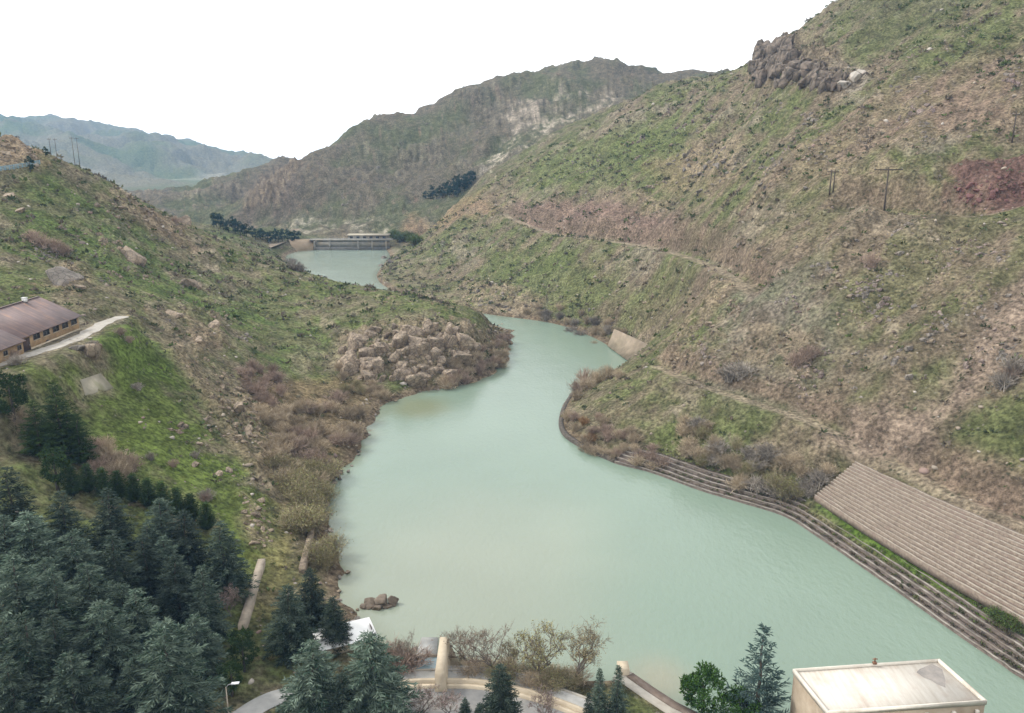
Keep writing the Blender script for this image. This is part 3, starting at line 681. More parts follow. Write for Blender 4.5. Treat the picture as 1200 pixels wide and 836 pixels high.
def bush_kind(seed, Rx, H, c, t, buds=0, budc=(.16, .17, .05), nst=90, nside=7, w=.035):
    k = Kind(); k.h = H; V, F, cl, tips = twig_mesh(seed, Rx, H, nst, nside, w, np.array(c), np.array(t))
    k.parts = [('branches', mesh_np('branches', V, [F], M_twig, cl))]
    if buds:
        rg = np.random.default_rng(seed + 1); ii = rg.integers(0, len(tips), buds)
        bv, bf = blades(tips[ii] + rg.normal(0, .12, (buds, 3)), rg.normal(0, 1, (buds, 3)), rg.uniform(.12, .24, buds), rg.uniform(.08, .14, buds), rg.normal(0, 1, (buds, 3)))
        k.parts.append(('foliage', mesh_np('foliage', bv, [bf], M_twig, per_blade(np.array(budc) * rg.uniform(.7, 1.4, (buds, 1))))))
    return k
BUSH_TAN = [bush_kind(100 + i, 2.3, 2.6, (.33, .265, .185), (.48, .395, .285), nst=115) for i in range(3)]
BUSH_RED = [bush_kind(110 + i, 2.0, 2.2, (.29, .215, .17), (.42, .325, .26)) for i in range(2)]
BUSH_OLIVE = [bush_kind(120 + i, 2.4, 3.0, (.24, .205, .135), (.34, .29, .185), 700, (.2, .195, .085)) for i in range(3)]
BUSH_GREY = [bush_kind(130 + i, 1.6, 1.5, (.24, .21, .18), (.36, .32, .27)) for i in range(2)]
BUSH_GREEN = [bush_kind(140, 2.0, 2.0, (.1, .09, .06), (.15, .13, .07), 1600, (.085, .13, .035))]
BUSH_ORANGE = [bush_kind(145, 1.8, 1.8, (.22, .13, .065), (.32, .2, .1))]
def tree_kind(seed, H, budc, buds=2200, spread=.75):
    """bare spring tree: tapering trunk and limbs (one mesh), fine twigs and buds (crown)"""
    rg = np.random.default_rng(seed); mb = MB(); tw = []
    def grow(p, d, L, r_, lev):
        pts = [p]; q = p; dd = d.copy()
        for i in range(3):
            dd = dd + rg.normal(0, .13, 3) + np.array((0, 0, .06)); dd /= np.linalg.norm(dd); q = q + dd * L / 3; pts.append(q)
        mb.tube(pts, [r_, r_ * .88, r_ * .76, r_ * .62], 6 if lev < 2 else 4, False)
        if lev >= 4: tw.append((pts[1], dd, L)); tw.append((q, dd, L)); return
        for k in range(3 if lev else 5):
            a = rg.uniform(0, 6.283); e = np.array((math.cos(a), math.sin(a), rg.uniform(-.1, .35))); nd = dd * .75 + e * spread * rg.uniform(.7, 1.1); nd /= np.linalg.norm(nd)
            st = pts[rg.integers(2, 4)] if k else q
            grow(st, nd, L * rg.uniform(.62, .82), r_ * .55, lev + 1)
    grow(np.array((0, 0, -.4)), np.array((0.04, 0, 1.)), H * .3, H * .022, 0)
    k = Kind(); k.h = H
    top = max(v[2] for v in mb.v); sc_ = H * .97 / top
    k.parts = [('trunk', mesh_np('trunk', np.array(mb.v) * sc_, [np.array(mb.f3).reshape(-1, 3), np.array(mb.f4)], M_bark_grey, None, True))]
    V = []; F = []; cl = []; tips = []
    for p, d, L in tw:
        for j in range(5):
            q = p + (d * .7 + rg.normal(0, .5, 3)) * L * rg.uniform(.4, .9); s_ = np.cross(q - p, rg.normal(0, 1, 3)); s_ /= np.linalg.norm(s_) + 1e-9
            i0 = len(V); V += [p - s_ * .014, p + s_ * .014, q + s_ * .008, q - s_ * .008]; F.append((i0, i0 + 1, i0 + 2, i0 + 3)); cl += [np.array((.18, .145, .11)) * rg.uniform(.8, 1.2)] * 4
            tips += [q, (p + q) / 2]
    tips = np.array(tips); ii = rg.integers(0, len(tips), buds)
    bv, bf = blades(tips[ii] + rg.normal(0, .08, (buds, 3)), rg.normal(0, 1, (buds, 3)), rg.uniform(.1, .2, buds), rg.uniform(.06, .11, buds), rg.normal(0, 1, (buds, 3)))
    V = np.vstack([np.array(V), bv]) * sc_; F = np.vstack([np.array(F), bf + len(cl)]); cl = np.vstack([np.array(cl), per_blade(np.array(budc) * rg.uniform(.7, 1.35, (buds, 1)))])
    k.parts.append(('crown', mesh_np('crown', V, [F], M_twig, cl))); return k
BARE = [tree_kind(201, 8.5, (.24, .22, .1)), tree_kind(202, 8, (.24, .2, .11)), tree_kind(203, 8, (.21, .16, .12), 1200, .85)]
PINKISH = [tree_kind(205, 6, (.3, .22, .21), 900, .8)]

def plant(kind, name, loc, scale, rz, label, cat, group=None, sxy=None):
    t = empty(name, loc, rz, label, cat, group); t.scale = (sxy or scale, sxy or scale, scale)
    for pn_, me in kind.parts: put(pn_, me, t)
    return t
def stand(u, v, hgt):
    """the spot on the ground whose plant of this height has its top on the line of sight of a pixel"""
    p = ground([u], [v], True, hgt, 1400)[0]; x, y = p[0], p[1]
    return (x, y, float(height(np.array([x]), np.array([y]))[0]))
def stands(L, hs):
    p = ground([q[0] for q in L], [q[1] for q in L], True, np.array(hs, float), 1400); z = height(p[:, 0], p[:, 1])
    return [(a_, b_, c_) for (a_, b_, _), c_ in zip(p, z)]

# ------------------------------------------------------------------ conifers of the grove, by the tops one sees
rg = np.random.default_rng(5)
GROVE = [  # u, v of the top, height, kind, label
 (258, 612, 13.5, 1, 'dark blue-green spruce at the right end of the grove, beside the stony ledge'),
 (214, 598, 12.5, 0, 'blue-green spruce at the grove edge, next left of the spruce by the stony ledge'),
 (186, 584, 12, 2, 'spruce in the back row of the grove, just below the green hedge of cypresses'),
 (124, 572, 13, 0, 'broad spruce in the back row of the grove, below the brown bare bush patch'),
 (70, 576, 12, 1, 'spruce in the back row of the grove, right below the dark green pine clump'),
 (8, 548, 14, 1, 'tallest dark spruce of the back row, cut by the left edge of the photo'),
 (32, 600, 13, 2, 'pale grey-green spruce in the second row, second from the left edge'),
 (84, 622, 13, 0, 'spruce in the middle of the grove below the one under the pine clump'),
 (130, 622, 13, 3, 'slim spruce in the middle of the grove below the broad back-row spruce'),
 (168, 628, 12, 1, 'spruce in the second row of the grove, right of the slim one'),
 (203, 650, 12.5, 0, 'spruce in the third row standing left of the one nearest the long low wall'),
 (236, 664, 13, 3, 'brownish green slim spruce facing the long low wall, left of its lower end'),
 (14, 652, 14, 0, 'dark spruce at the left photo edge, third row of the grove'),
 (58, 668, 13, 1, 'dark spruce in the third row, second from the left photo edge'),
 (100, 660, 13, 2, 'wide spruce at the heart of the grove with a brownish sheen'),
 (158, 690, 13, 0, 'wide spruce of the fourth row right below the heart of the grove'),
 (118, 704, 13, 2, 'broad bushy spruce before the heart of the grove, left of the silvery one'),
 (192, 728, 16, 2, 'large silvery blue spruce in the front row, left of the lamp'),
 (80, 766, 13.5, 2, 'silvery spruce in the front row, second left of the street lamp'),
 (24, 720, 13, 1, 'very dark spruce in the fourth row by the left photo edge'),
 (60, 716, 13, 3, 'slim dark spruce standing just behind the front row on the left'),
 (152, 776, 10, 1, 'low dark spruce filling the gap between the two silvery front-row spruces'),
 (8, 775, 10, 0, 'front-row spruce at the lower left corner of the photo'),
 (336, 686, 12, 0, 'wide blue-green spruce beside the grassy track, left of the white-roofed hut'),
 (362, 668, 11, 3, 'dark narrow spruce behind the wide one beside the grassy track'),
 (390, 700, 9, 1, 'small dark spruce at the shore above the white-roofed hut'),
 (364, 752, 14.5, 0, 'spruce in front of the white-roofed hut, its top just left of the roof'),
 (434, 742, 15.5, 2, 'large pointed spruce right of the white-roofed hut, in front of the pool'),
 (400, 790, 11, 3, 'lower spruce at the bottom edge between the two pointed ones near the hut'),
 (586, 780, 10.5, 1, 'dense dark blue spruce standing alone in front of the curved road'),
]
pos = stands([g[:2] for g in GROVE], [g[2] for g in GROVE])
for g, p in zip(GROVE, pos):
    k = SPRUCE[g[3]]; s_ = g[2] / k.h
    plant(k, 'spruce_tree', p, s_, rg.uniform(0, 6.28), g[4], 'conifer', 'blue spruces at the foot of the valley', s_ * rg.uniform(.95, 1.12))
for u, v, hh, lab in [(725, 780, 8.5, 'right one of the two thin spiky young spruces before the quay'), (703, 784, 8, 'left one of the two thin spiky young spruces before the quay'),
                      (690, 812, 6, 'short thin young spruce at the bottom edge, left of the pair by the quay')]:
    plant(THIN[0], 'spruce_tree', stand(u, v, hh), hh / 13, rg.uniform(0, 6), lab, 'conifer', 'thin young spruces')
for u, v, hh, lab in [(545, 818, 4, 'small green conifer tip at the bottom edge, left of the lone dense spruce'), (562, 824, 3.6, 'tiny conifer tip between the lone dense spruce and its small neighbour')]:
    plant(SPRUCE[1], 'spruce_tree', stand(u, v, hh), hh / 13, 1, lab, 'conifer', 'thin young spruces')
plant(CEDAR, 'cedar_tree', stand(897, 727, 17), 17 / 13, 2.2, 'tall sparse blue-grey cedar with open branches left of the flat-roofed hall', 'conifer')
plant(PINE[0], 'pine_tree', stand(826, 780, 9), 1, 0, 'round bright green pine beside the tall sparse cedar', 'pine')
plant(PINE[1], 'pine_tree', stand(868, 802, 7), 7 / 9, 1, 'smaller green pine squeezed between the round pine and the cedar', 'pine')
GREENCON = conifer_kind(35, 13, 4.4, GRN * .9, GRNT * 1.05, M_needle_green, narrow=.7, droop=.2, up=.3, whorls=20)
for i, (u, v, hh, lab) in enumerate([(62, 448, 14, 'tall dark green pine clump below the farm road'), (38, 470, 11, 'dark green pine left of the tallest pine below the farm road'), (88, 486, 10, 'dark green pine right of the tallest pine, above the brown bush patch'),
                      (8, 436, 10, 'round olive-green pine at the left photo edge below the gravel road'), (60, 520, 9, 'olive-green pine at the foot of the tall dark pine clump'), (282, 738, 7, 'dark green pine at the lower end of the long low wall'), (268, 772, 6, 'low round dark pine just behind the street lamp')]):
    k = GREENCON if i in (0, 1, 2) else PINE_DARK[i % 2]
    plant(k, 'pine_tree', stand(u, v, hh), hh / k.h, i, lab, 'pine', 'green pines around the grove')
CYPX = [(100, 545), (118, 550), (136, 553), (154, 557), (171, 562), (188, 566), (205, 573), (222, 580), (240, 590), (82, 548)]
for i, p in enumerate(stands(CYPX, [5.5] * len(CYPX))):
    plant(CYP[i % 2], 'cypress_tree', p, .62, i * 1.3, 'olive-green cypress in the hedge row between the grove and the grass slope', 'cypress', 'cypress hedge above the grove', .8)

# ------------------------------------------------------------------ bare trees and bushes
for u, v, hh, k, lab in [(637, 727, 10, 0, 'tall leafless tree with yellowish buds, left of the pair on the near shore'), (672, 737, 9.5, 1, 'spreading leafless tree, right of the pair on the near shore'),
                         (578, 741, 7.5, 2, 'greyish bare tree on the near shore right of the concrete pier wall'), (550, 738, 7, 2, 'bare grey tree close against the concrete pier wall'),
                         (600, 752, 6, 1, 'low bare tree between the grey tree and the budding pair'), (478, 748, 5, 2, 'bare reddish tree left of the outlet channel')]:
    plant(BARE[k], 'bare_tree', stand(u, v, hh), hh / BARE[k].h, rg.uniform(0, 6), lab, 'tree', 'bare trees along the near shore')
for u, v, hh, lab in [(497, 808, 5, 'pinkish leafless tree in front of the curved road, below the pool'), (640, 812, 5, 'pinkish leafless tree at the bottom edge right of the lone spruce'), (522, 812, 4.5, 'pinkish leafless tree left of the lone spruce'),
                      (268, 690, 5, 'pinkish bare tree between the grove and the lower end of the long low wall'), (34, 790, 4.5, 'pinkish bare tree in the lower left corner among spruces')]:
    plant(PINKISH[0], 'bare_tree', stand(u, v, hh), hh / 6, rg.uniform(0, 6), lab, 'tree', 'pinkish bare trees')
def thicket(kinds, px, hs, label, group, name='bare_bush', cat='bush', wide=1.0):
    hs = np.broadcast_to(hs, len(px)) * rg.uniform(.85, 1.2, len(px))
    for i, ((x, y, z), hh) in enumerate(zip(stands(px, hs * .8), hs)):
        k = kinds[i % len(kinds)]; s_ = hh / k.h
        plant(k, name, (x, y, z - .1), s_, rg.uniform(0, 6.28), label if isinstance(label, str) else label[i], cat, group, s_ * wide * rg.uniform(.9, 1.25))
def fill(poly, n, seed):
    q = random.Random(seed); xs = [p[0] for p in poly]; ys = [p[1] for p in poly]; out = []; P = np.array(poly, float)
    sp = 45.0
    while len(out) < n:
        u, v = q.uniform(min(xs), max(xs)), q.uniform(min(ys), max(ys)); sp *= .995
        if all((u - a_) ** 2 + (v - b_) ** 2 > sp for a_, b_ in out) and sdist(np.array([u]), np.array([v]), P)[0] < 0: out.append((u, v))
    return out
thicket(BUSH_TAN + BUSH_RED[:1], fill([(300, 470), (345, 465), (405, 452), (440, 462), (430, 490), (392, 525), (378, 560), (335, 560), (312, 520)], 46, 1), 3.2, 'tan leafless bush in the dense thicket on the left bank', 'tan thicket on the left bank', wide=1.15)
thicket(BUSH_OLIVE, fill([(325, 535), (380, 530), (382, 590), (375, 612), (340, 610), (322, 570)], 20, 2), 4, 'olive budding bush on the left bank below the tan thicket', 'olive bushes on the left bank', wide=1.15)
thicket(BUSH_OLIVE, [(388, 632), (380, 650), (372, 640)], 3.6, ['round yellow-green bush leaning over the water below the stone retaining wall', 'yellow-green bush behind the round one at the water edge', 'olive bush at the foot of the stone retaining wall'], 'waterside olive bushes')
thicket(BUSH_RED, fill([(275, 420), (320, 425), (345, 470), (312, 475), (285, 450)], 16, 3), 2.8, 'purplish brown bush in the ravine above the thicket', 'purplish bushes in the ravine')
thicket(BUSH_TAN + BUSH_RED, fill([(520, 425), (560, 405), (598, 388), (592, 420), (572, 436), (530, 446), (505, 450)], 26, 4), 3.4, 'brown leafless bush along the foot of the rocky point', 'brown bushes round the rocky point')
thicket(BUSH_TAN + BUSH_OLIVE[:1], fill([(395, 425), (420, 440), (470, 452), (450, 462), (400, 455)], 12, 5), 2.6, 'tan bush between the big boulders and the thicket', 'tan bushes below the boulders')
thicket(BUSH_RED, [(686, 436), (675, 449)], [6.4, 5.2], ['tallest rounded bare bush standing at the water on the tip of the right bank point', 'second tall bare bush, lower and left, at the tip of the right bank point'], 'tall bushes on the right bank point', wide=.62)
thicket(BUSH_TAN, [(690, 446), (676, 460), (712, 432), (700, 438), (726, 436)], [3.2, 3, 4, 4.2, 3], ['bare bush behind the tallest bush at the tip of the right bank point', 'bare bush at the foot of the second tall bush on the right bank point', 'wide bare bush on the back of the right bank point', 'bare bush right of the tallest bush on the right bank point', 'small bare bush nearest the smooth concrete slab'], 'bare bushes on the right bank point')
thicket(BUSH_RED + BUSH_TAN, fill([(662, 480), (690, 470), (740, 500), (790, 530), (770, 545), (715, 535), (675, 512)], 26, 6), 2.6, 'reddish brown leafless bush above the dark shore wall of the right bank point', 'reddish bushes on the right bank')
thicket(BUSH_ORANGE, [(684, 490), (692, 510)], 2.2, ['orange-tinted bush on the right bank point, upper of two', 'orange-tinted bush on the right bank point, lower of two'], 'orange bushes')
thicket(BUSH_TAN + BUSH_GREY + BUSH_OLIVE[:1], fill([(790, 480), (850, 500), (930, 530), (980, 540), (950, 575), (880, 570), (810, 540)], 34, 7), 2.8, 'grey-brown bush on the green slope above the stepped bank', 'grey-brown bushes above the stepped bank')
thicket(BUSH_OLIVE, [(922, 566), (908, 560), (936, 572)], [4.4, 3.4, 3.2], ['large grey-green bush hanging over the stepped bank', 'bush left of the large one over the stepped bank', 'bush at the lower corner of the terraced stone slope'], 'bushes over the stepped bank')
thicket(BUSH_TAN + BUSH_GREY, fill([(630, 350), (700, 366), (735, 385), (700, 398), (650, 372), (605, 365)], 22, 8), 3.2, 'brown bush along the far right shore of the bend', 'brown bushes along the far bend')
thicket(BUSH_RED + BUSH_GREY, [(948, 408), (935, 415), (858, 432), (870, 428), (1022, 300), (1185, 430), (1192, 420), (1176, 440)], 3.6, ['dark bush on the grey scree of the right slope, larger of two', 'dark bush beside the larger one on the grey scree', 'dark bush below the purple scar, left of two', 'dark bush below the purple scar, right of two', 'single dark bush high on the right slope below the upper track', 'dark green-grey bush right of the pink scree chute', 'bush at the right photo edge above the pink scree chute', 'lowest bush right of the pink scree chute'], 'dark bushes on the right slope')
thicket(BUSH_RED, [(36, 272), (48, 278), (62, 282), (74, 288), (205, 255)], 3.6, ['dark brown bush in the clump on the left hill, leftmost', 'dark brown bush in the clump on the left hill, second from left', 'dark brown bush in the clump on the left hill, third from left', 'dark brown bush in the clump on the left hill, rightmost', 'small brown bush below the reddish ledge of the left ridge'], 'dark bushes on the left hill')
thicket(BUSH_TAN + BUSH_RED, fill([(92, 520), (120, 510), (165, 545), (160, 565), (110, 545)], 14, 9), 2.8, 'brown bare bush in the patch between the pines and the cypress hedge', 'brown bushes above the grove')
thicket(BUSH_TAN, [(20, 480), (30, 486), (22, 492)], 2.6, 'pale bare bush left of the tall dark pines', 'pale bushes beside the pines')
thicket(BUSH_GREY + BUSH_RED, [(160, 450), (176, 532), (202, 540), (240, 580), (242, 576), (228, 530), (150, 395), (140, 385), (108, 400), (18, 418), (16, 412)], [1.6] * 9 + [1.8, 1.8], ['small mauve bush in the middle of the bright grass slope', 'small grey bush above the cypress hedge, left of two', 'small grey bush above the cypress hedge, right of two', 'grey bush low on the bright grass slope, left of a pair', 'grey bush low on the bright grass slope, right of a pair', 'mauve bush among the stones of the grass slope', 'bush below the bend of the gravel road', 'bush at the outer edge of the gravel road bend', 'bush next to the boulder below the gravel road', 'bush at the foot of the brick wall, lower of two', 'bush at the foot of the brick wall, upper of two'], 'small bushes on the left slope')
thicket(BUSH_OLIVE + BUSH_TAN, fill([(540, 765), (600, 762), (700, 790), (690, 800), (620, 795), (545, 785)], 18, 10), 2.6, 'olive-brown undergrowth bush beneath the bare trees of the near shore', 'undergrowth of the near shore')
thicket(BUSH_RED, [(455, 760), (468, 764), (480, 766), (462, 772), (446, 768)], 3.0, 'reddish bare bush left of the outlet channel', 'reddish bushes by the outlet')
thicket(BUSH_GREEN, [(462, 272), (470, 276), (478, 274), (486, 278)], 6.5, ['dark green bush at the right end of the far dam, leftmost of four', 'dark green bush at the right end of the far dam, second of four', 'dark green bush at the right end of the far dam, third of four', 'dark green bush at the right end of the far dam, rightmost of four'], 'bushes by the far dam', 'green_bush')
thicket(BUSH_GREEN, [(1178, 722), (1170, 716), (1186, 727)], 2.0, ['bright green bush at the end of the green strip by the terraced slope', 'bright green bush just left of the end of the green strip', 'bright green bush at the lower right corner of the terraced slope'], 'green bushes on the green strip', 'green_bush')
thicket(BUSH_GREY, [(345, 308), (352, 312), (340, 302)], 4, ['grey bush on the near shore of the upper lake, middle of three', 'grey bush on the near shore of the upper lake, right of three', 'grey bush on the near shore of the upper lake, left of three'], 'bushes by the upper lake')
# dark conifers in the distance
FARCON = [puff_kind(80 + i, 9, 2.8, .3, 20, 30, np.array((.02, .038, .026)), np.array((.04, .07, .04)), M_needle_green, bl=.9) for i in range(2)]
row = [(248 + 4.6 * i + rg.uniform(-1.5, 1.5), 251 + 20 * min(1, i / 14) + rg.uniform(-1.5, 1.5)) for i in range(23)]
for i, (x, y, z) in enumerate(stands(row, [9.0] * len(row))):
    plant(FARCON[i % 2], 'conifer_tree', (x, y, z), rg.uniform(.9, 1.25), i, 'dark conifer in the long row left of the far dam', 'conifer', 'conifer row by the far dam', 1.1)
clump = fill([(495, 222), (520, 212), (552, 197), (556, 203), (540, 218), (500, 228)], 26, 12)
for i, (x, y, z) in enumerate(stands(clump, [9.0] * len(clump))):
    plant(FARCON[i % 2], 'conifer_tree', (x, y, z), rg.uniform(.8, 1.2), i, 'dark conifer in the planted block on the far slope', 'conifer', 'conifer block on the far slope', 1.15)
for u, v, hh, lab in [(33, 183, 6, 'dark tree behind the blue fence on the left skyline'), (52, 172, 4, 'small dark tree on the left skyline between rocks and poles'), (33, 160, 3, 'tiny dark tree on the orange rocky knoll')]:
    plant(FARCON[0], 'conifer_tree', stand(u, v, hh), hh / 9, 1, lab, 'tree', 'dark trees on the left skyline')

# ------------------------------------------------------------------ scrub tufts, stones (uncountable) and named rocks
def visible_spots(n, rmin, rmax, seed, dens):
    q = np.random.default_rng(seed); a = R(1) * q.uniform(-40, 40, n); r_ = np.sqrt(q.uniform(rmin ** 2, rmax ** 2, n))
    x = r_ * np.sin(a); y = r_ * np.cos(a); k = sdist(x, y, WATER) > 1.2; x, y = x[k], y[k]
    d = dens(x, y); k = q.uniform(0, 1, len(x)) < d; return x[k], y[k]
def dens_scrub(x, y):
    d = .32 + .75 * fbm(x, y, 24, 4, 300); p = np.array(gpoly([(60, 440), (180, 418), (255, 520), (318, 590), (325, 690), (285, 640), (200, 570), (120, 500)]))
    d = np.where(sdist(x, y, p) < 0, d * .35, d); d = np.where(sdist(x, y, np.array(REV_POLY)) < 2.5, 0, d)
    d = np.where((x > HOUSE_PAD[0] - 2) & (x < HOUSE_PAD[2] + 2) & (y > HOUSE_PAD[1]) & (y < HOUSE_PAD[3]), 0, d)
    d = np.where((x > -30) & (x < 70) & (y < 112), 0, d)
    for L, hw, wt in TRACKS: d = np.where(pldist(x, y, L)[0] < hw, 0, d)
    return np.clip(d, 0, 1)
def build_scrub():
    x, y = visible_spots(70000, 85, 640, 7, dens_scrub); z = height(x, y); q = np.random.default_rng(8); n = len(x); nb = 10
    sz = (.3 + 1.5 * q.uniform(0, 1, n) ** 3.2) * (1 + .5 * (np.hypot(x, y) > 300)); i = np.repeat(np.arange(n), nb)
    e = q.normal(0, 1, (n * nb, 3)); e[:, 2] = np.abs(e[:, 2]) + .25; e /= np.linalg.norm(e, axis=1, keepdims=True)
    P = np.c_[x, y, z - .05][i] + e * (sz[i] * .35)[:, None] * (1, 1, .5)
    V, F = blades(P, e + q.normal(0, .3, e.shape), sz[i] * q.uniform(.5, .9, len(i)), sz[i] * .38, q.normal(0, 1, e.shape))
    pal = np.array([(.12, .13, .075), (.085, .105, .045), (.075, .09, .045), (.16, .145, .1), (.085, .115, .04), (.17, .14, .11), (.12, .1, .075)])
    c = pal[q.integers(0, len(pal), n)] * q.uniform(.75, 1.3, (n, 1))
    o = put('hillside_scrub', mesh_np('hillside_scrub', V, [F], M_scrub, per_blade((c[i] * q.uniform(.85, 1.15, (len(i), 1))))))
    tag(o, 'low grey-green scrub tufts dotted over both hillsides', 'scrub', None, 'stuff')
build_scrub()
ICO_V = None
def ico(sub):
    import bmesh
    bm = bmesh.new(); bmesh.ops.create_icosphere(bm, subdivisions=sub, radius=1)
    V = np.array([v.co[:] for v in bm.verts]); F = np.array([[v.index for v in f.verts] for f in bm.faces]); bm.free(); return V, F
I1, I4 = ico(1), ico(4)
def build_stones():
    x, y = visible_spots(26000, 85, 600, 17, lambda x, y: np.clip(.12 + .55 * fbm(x, y, 30, 4, 310) + .45 * (sdist(x, y, WATER) < 7) * (x < 5) * (y > 118), 0, 1) * ((x < -32) | (x > 66) | (y > 114)) * (sdist(x, y, np.array(REV_POLY)) > 2.5))
    z = height(x, y); q = np.random.default_rng(18); n = len(x); V0, F0 = I1; m = len(V0)
    s_ = q.uniform(.15, .6, n) * (1 + 1.3 * (q.uniform(0, 1, n) > .93)); sc3 = s_[:, None] * q.uniform(.6, 1.3, (n, 3)) * (1, 1, .7)
    a = q.uniform(0, 6.28, n); V = V0[None] * (1 + .28 * q.normal(0, 1, (n, m, 1))) * sc3[:, None]
    ca, sa = np.cos(a)[:, None], np.sin(a)[:, None]; V = np.stack([V[..., 0] * ca - V[..., 1] * sa, V[..., 0] * sa + V[..., 1] * ca, V[..., 2]], -1) + np.c_[x, y, z][:, None]
    F = (F0[None] + (np.arange(n) * m)[:, None, None]).reshape(-1, 3)
    pal = np.array([(.27, .225, .175), (.34, .29, .23), (.23, .19, .16), (.4, .36, .31), (.25, .18, .15)])
    c = np.repeat(pal[q.integers(0, len(pal), n)] * q.uniform(.8, 1.2, (n, 1)), m, 0)
    o = put('scattered_stones', mesh_np('scattered_stones', V.reshape(-1, 3), [F], M_scrub, c)); tag(o, 'small pale stones scattered over the slopes and the waterline', 'stones', None, 'stuff')
build_stones()
def rock_mesh(seed, sx, sy, sz, m, cuts=20, rough=.06, flat=1.0):
    q = np.random.default_rng(seed); V, F = I4; V = V.copy()
    for _ in range(cuts):
        nn = q.normal(0, 1, 3); nn /= np.linalg.norm(nn); nn = nn * (1, 1, flat); nn /= np.linalg.norm(nn); dd = q.uniform(.36, .8); k = V @ nn; V = np.where((k > dd)[:, None], V - nn * (k - dd)[:, None], V)
    V = V * (1 + rough * fbm(V[:, 0] * 3 + V[:, 2] * 2, V[:, 1] * 3 - V[:, 2], .8, 4, seed)[:, None] * 2)
    return mesh_np('boulder', V * (sx, sy, sz), [F], m, None, False)
RK = [rock_mesh(400 + i, 1, 1, 1, None) for i in range(8)]
def rock_copy(i, m):
    me = RK[i % 8].copy(); me.materials.clear(); me.materials.append(m); return me
RKM = {m.name: [rock_copy(i, m) for i in range(8)] for m in (M_rock, M_rock_tan, M_rock_grey, M_rock_pale, M_rock_dark)}
def boulder(p, s, label, m=M_rock, rot=None, group=None, i=None, name='boulder', cat='boulder'):
    i = rg.integers(0, 8) if i is None else i
    o = put(name, RKM[m.name][i % 8], None, p, 0); o.scale = s; o.rotation_euler = rot or (rg.uniform(-.3, .3), rg.uniform(-.3, .3), rg.uniform(0, 6.28)); return tag(o, label, cat, group)
BO = [(157, 306, 5.4, 8.0, 'tall tan upright boulder alone on the left hill'), (228, 336, 5.6, 5.4, 'broad brown boulder on the left hill, right of the upright one'), (105, 412, 4.2, 3.2, 'tan boulder at the end of the debris heap below the gravel road'),
      (92, 408, 2.4, 1.4, 'grey boulder beside the tan one below the gravel road'), (76, 328, 6.4, 4.2, 'wide dark outcrop boulder above the brick building'), (92, 336, 2.4, 1.6, 'smaller boulder right of the wide one above the brick building'), (10, 230, 3.4, 1.8, 'pinkish boulder at the left photo edge below the fence'),
      (24, 248, 2.6, 1.6, 'pale boulder on the left hill below the pinkish one'), (218, 262, 4.5, 4.0, 'reddish block at the end of the ledge on the left ridge'), (205, 372, 3.6, 3.8, 'leaning rock slab in the middle of the left hill'), (248, 384, 3.0, 3.6, 'pointed rock right of the leaning slab on the left hill'),
      (232, 400, 2.0, 2.0, 'jagged rock just above the ravine'), (280, 480, 2.6, 3.4, 'tall rock fin in the ravine wall, upper one'), (290, 508, 2.2, 2.6, 'rock fin in the ravine wall, lower one'), 
      (228, 545, 1.6, .9, 'pale rock among stones in the middle of the grass slope'), (232, 520, 1.4, .9, 'flat stone high on the grass slope'), (268, 552, 1.7, 1.2, 'tan rock on the grass slope above the stony ledge'), (255, 556, 1.3, .9, 'brown rock left of the tan one above the stony ledge')]
for (u, v, wdt, hgt, lab), (x, y, z) in zip(BO, ground([b_[0] for b_ in BO], [b_[1] for b_ in BO])):
    boulder((x, y, z - .05 * hgt), (wdt * 1.15, wdt * .95, hgt * 1.0), lab, M_rock_tan if 'grey' not in lab and 'dark' not in lab else M_rock_grey, None, 'boulders on the left hill')
I3 = ico(3)
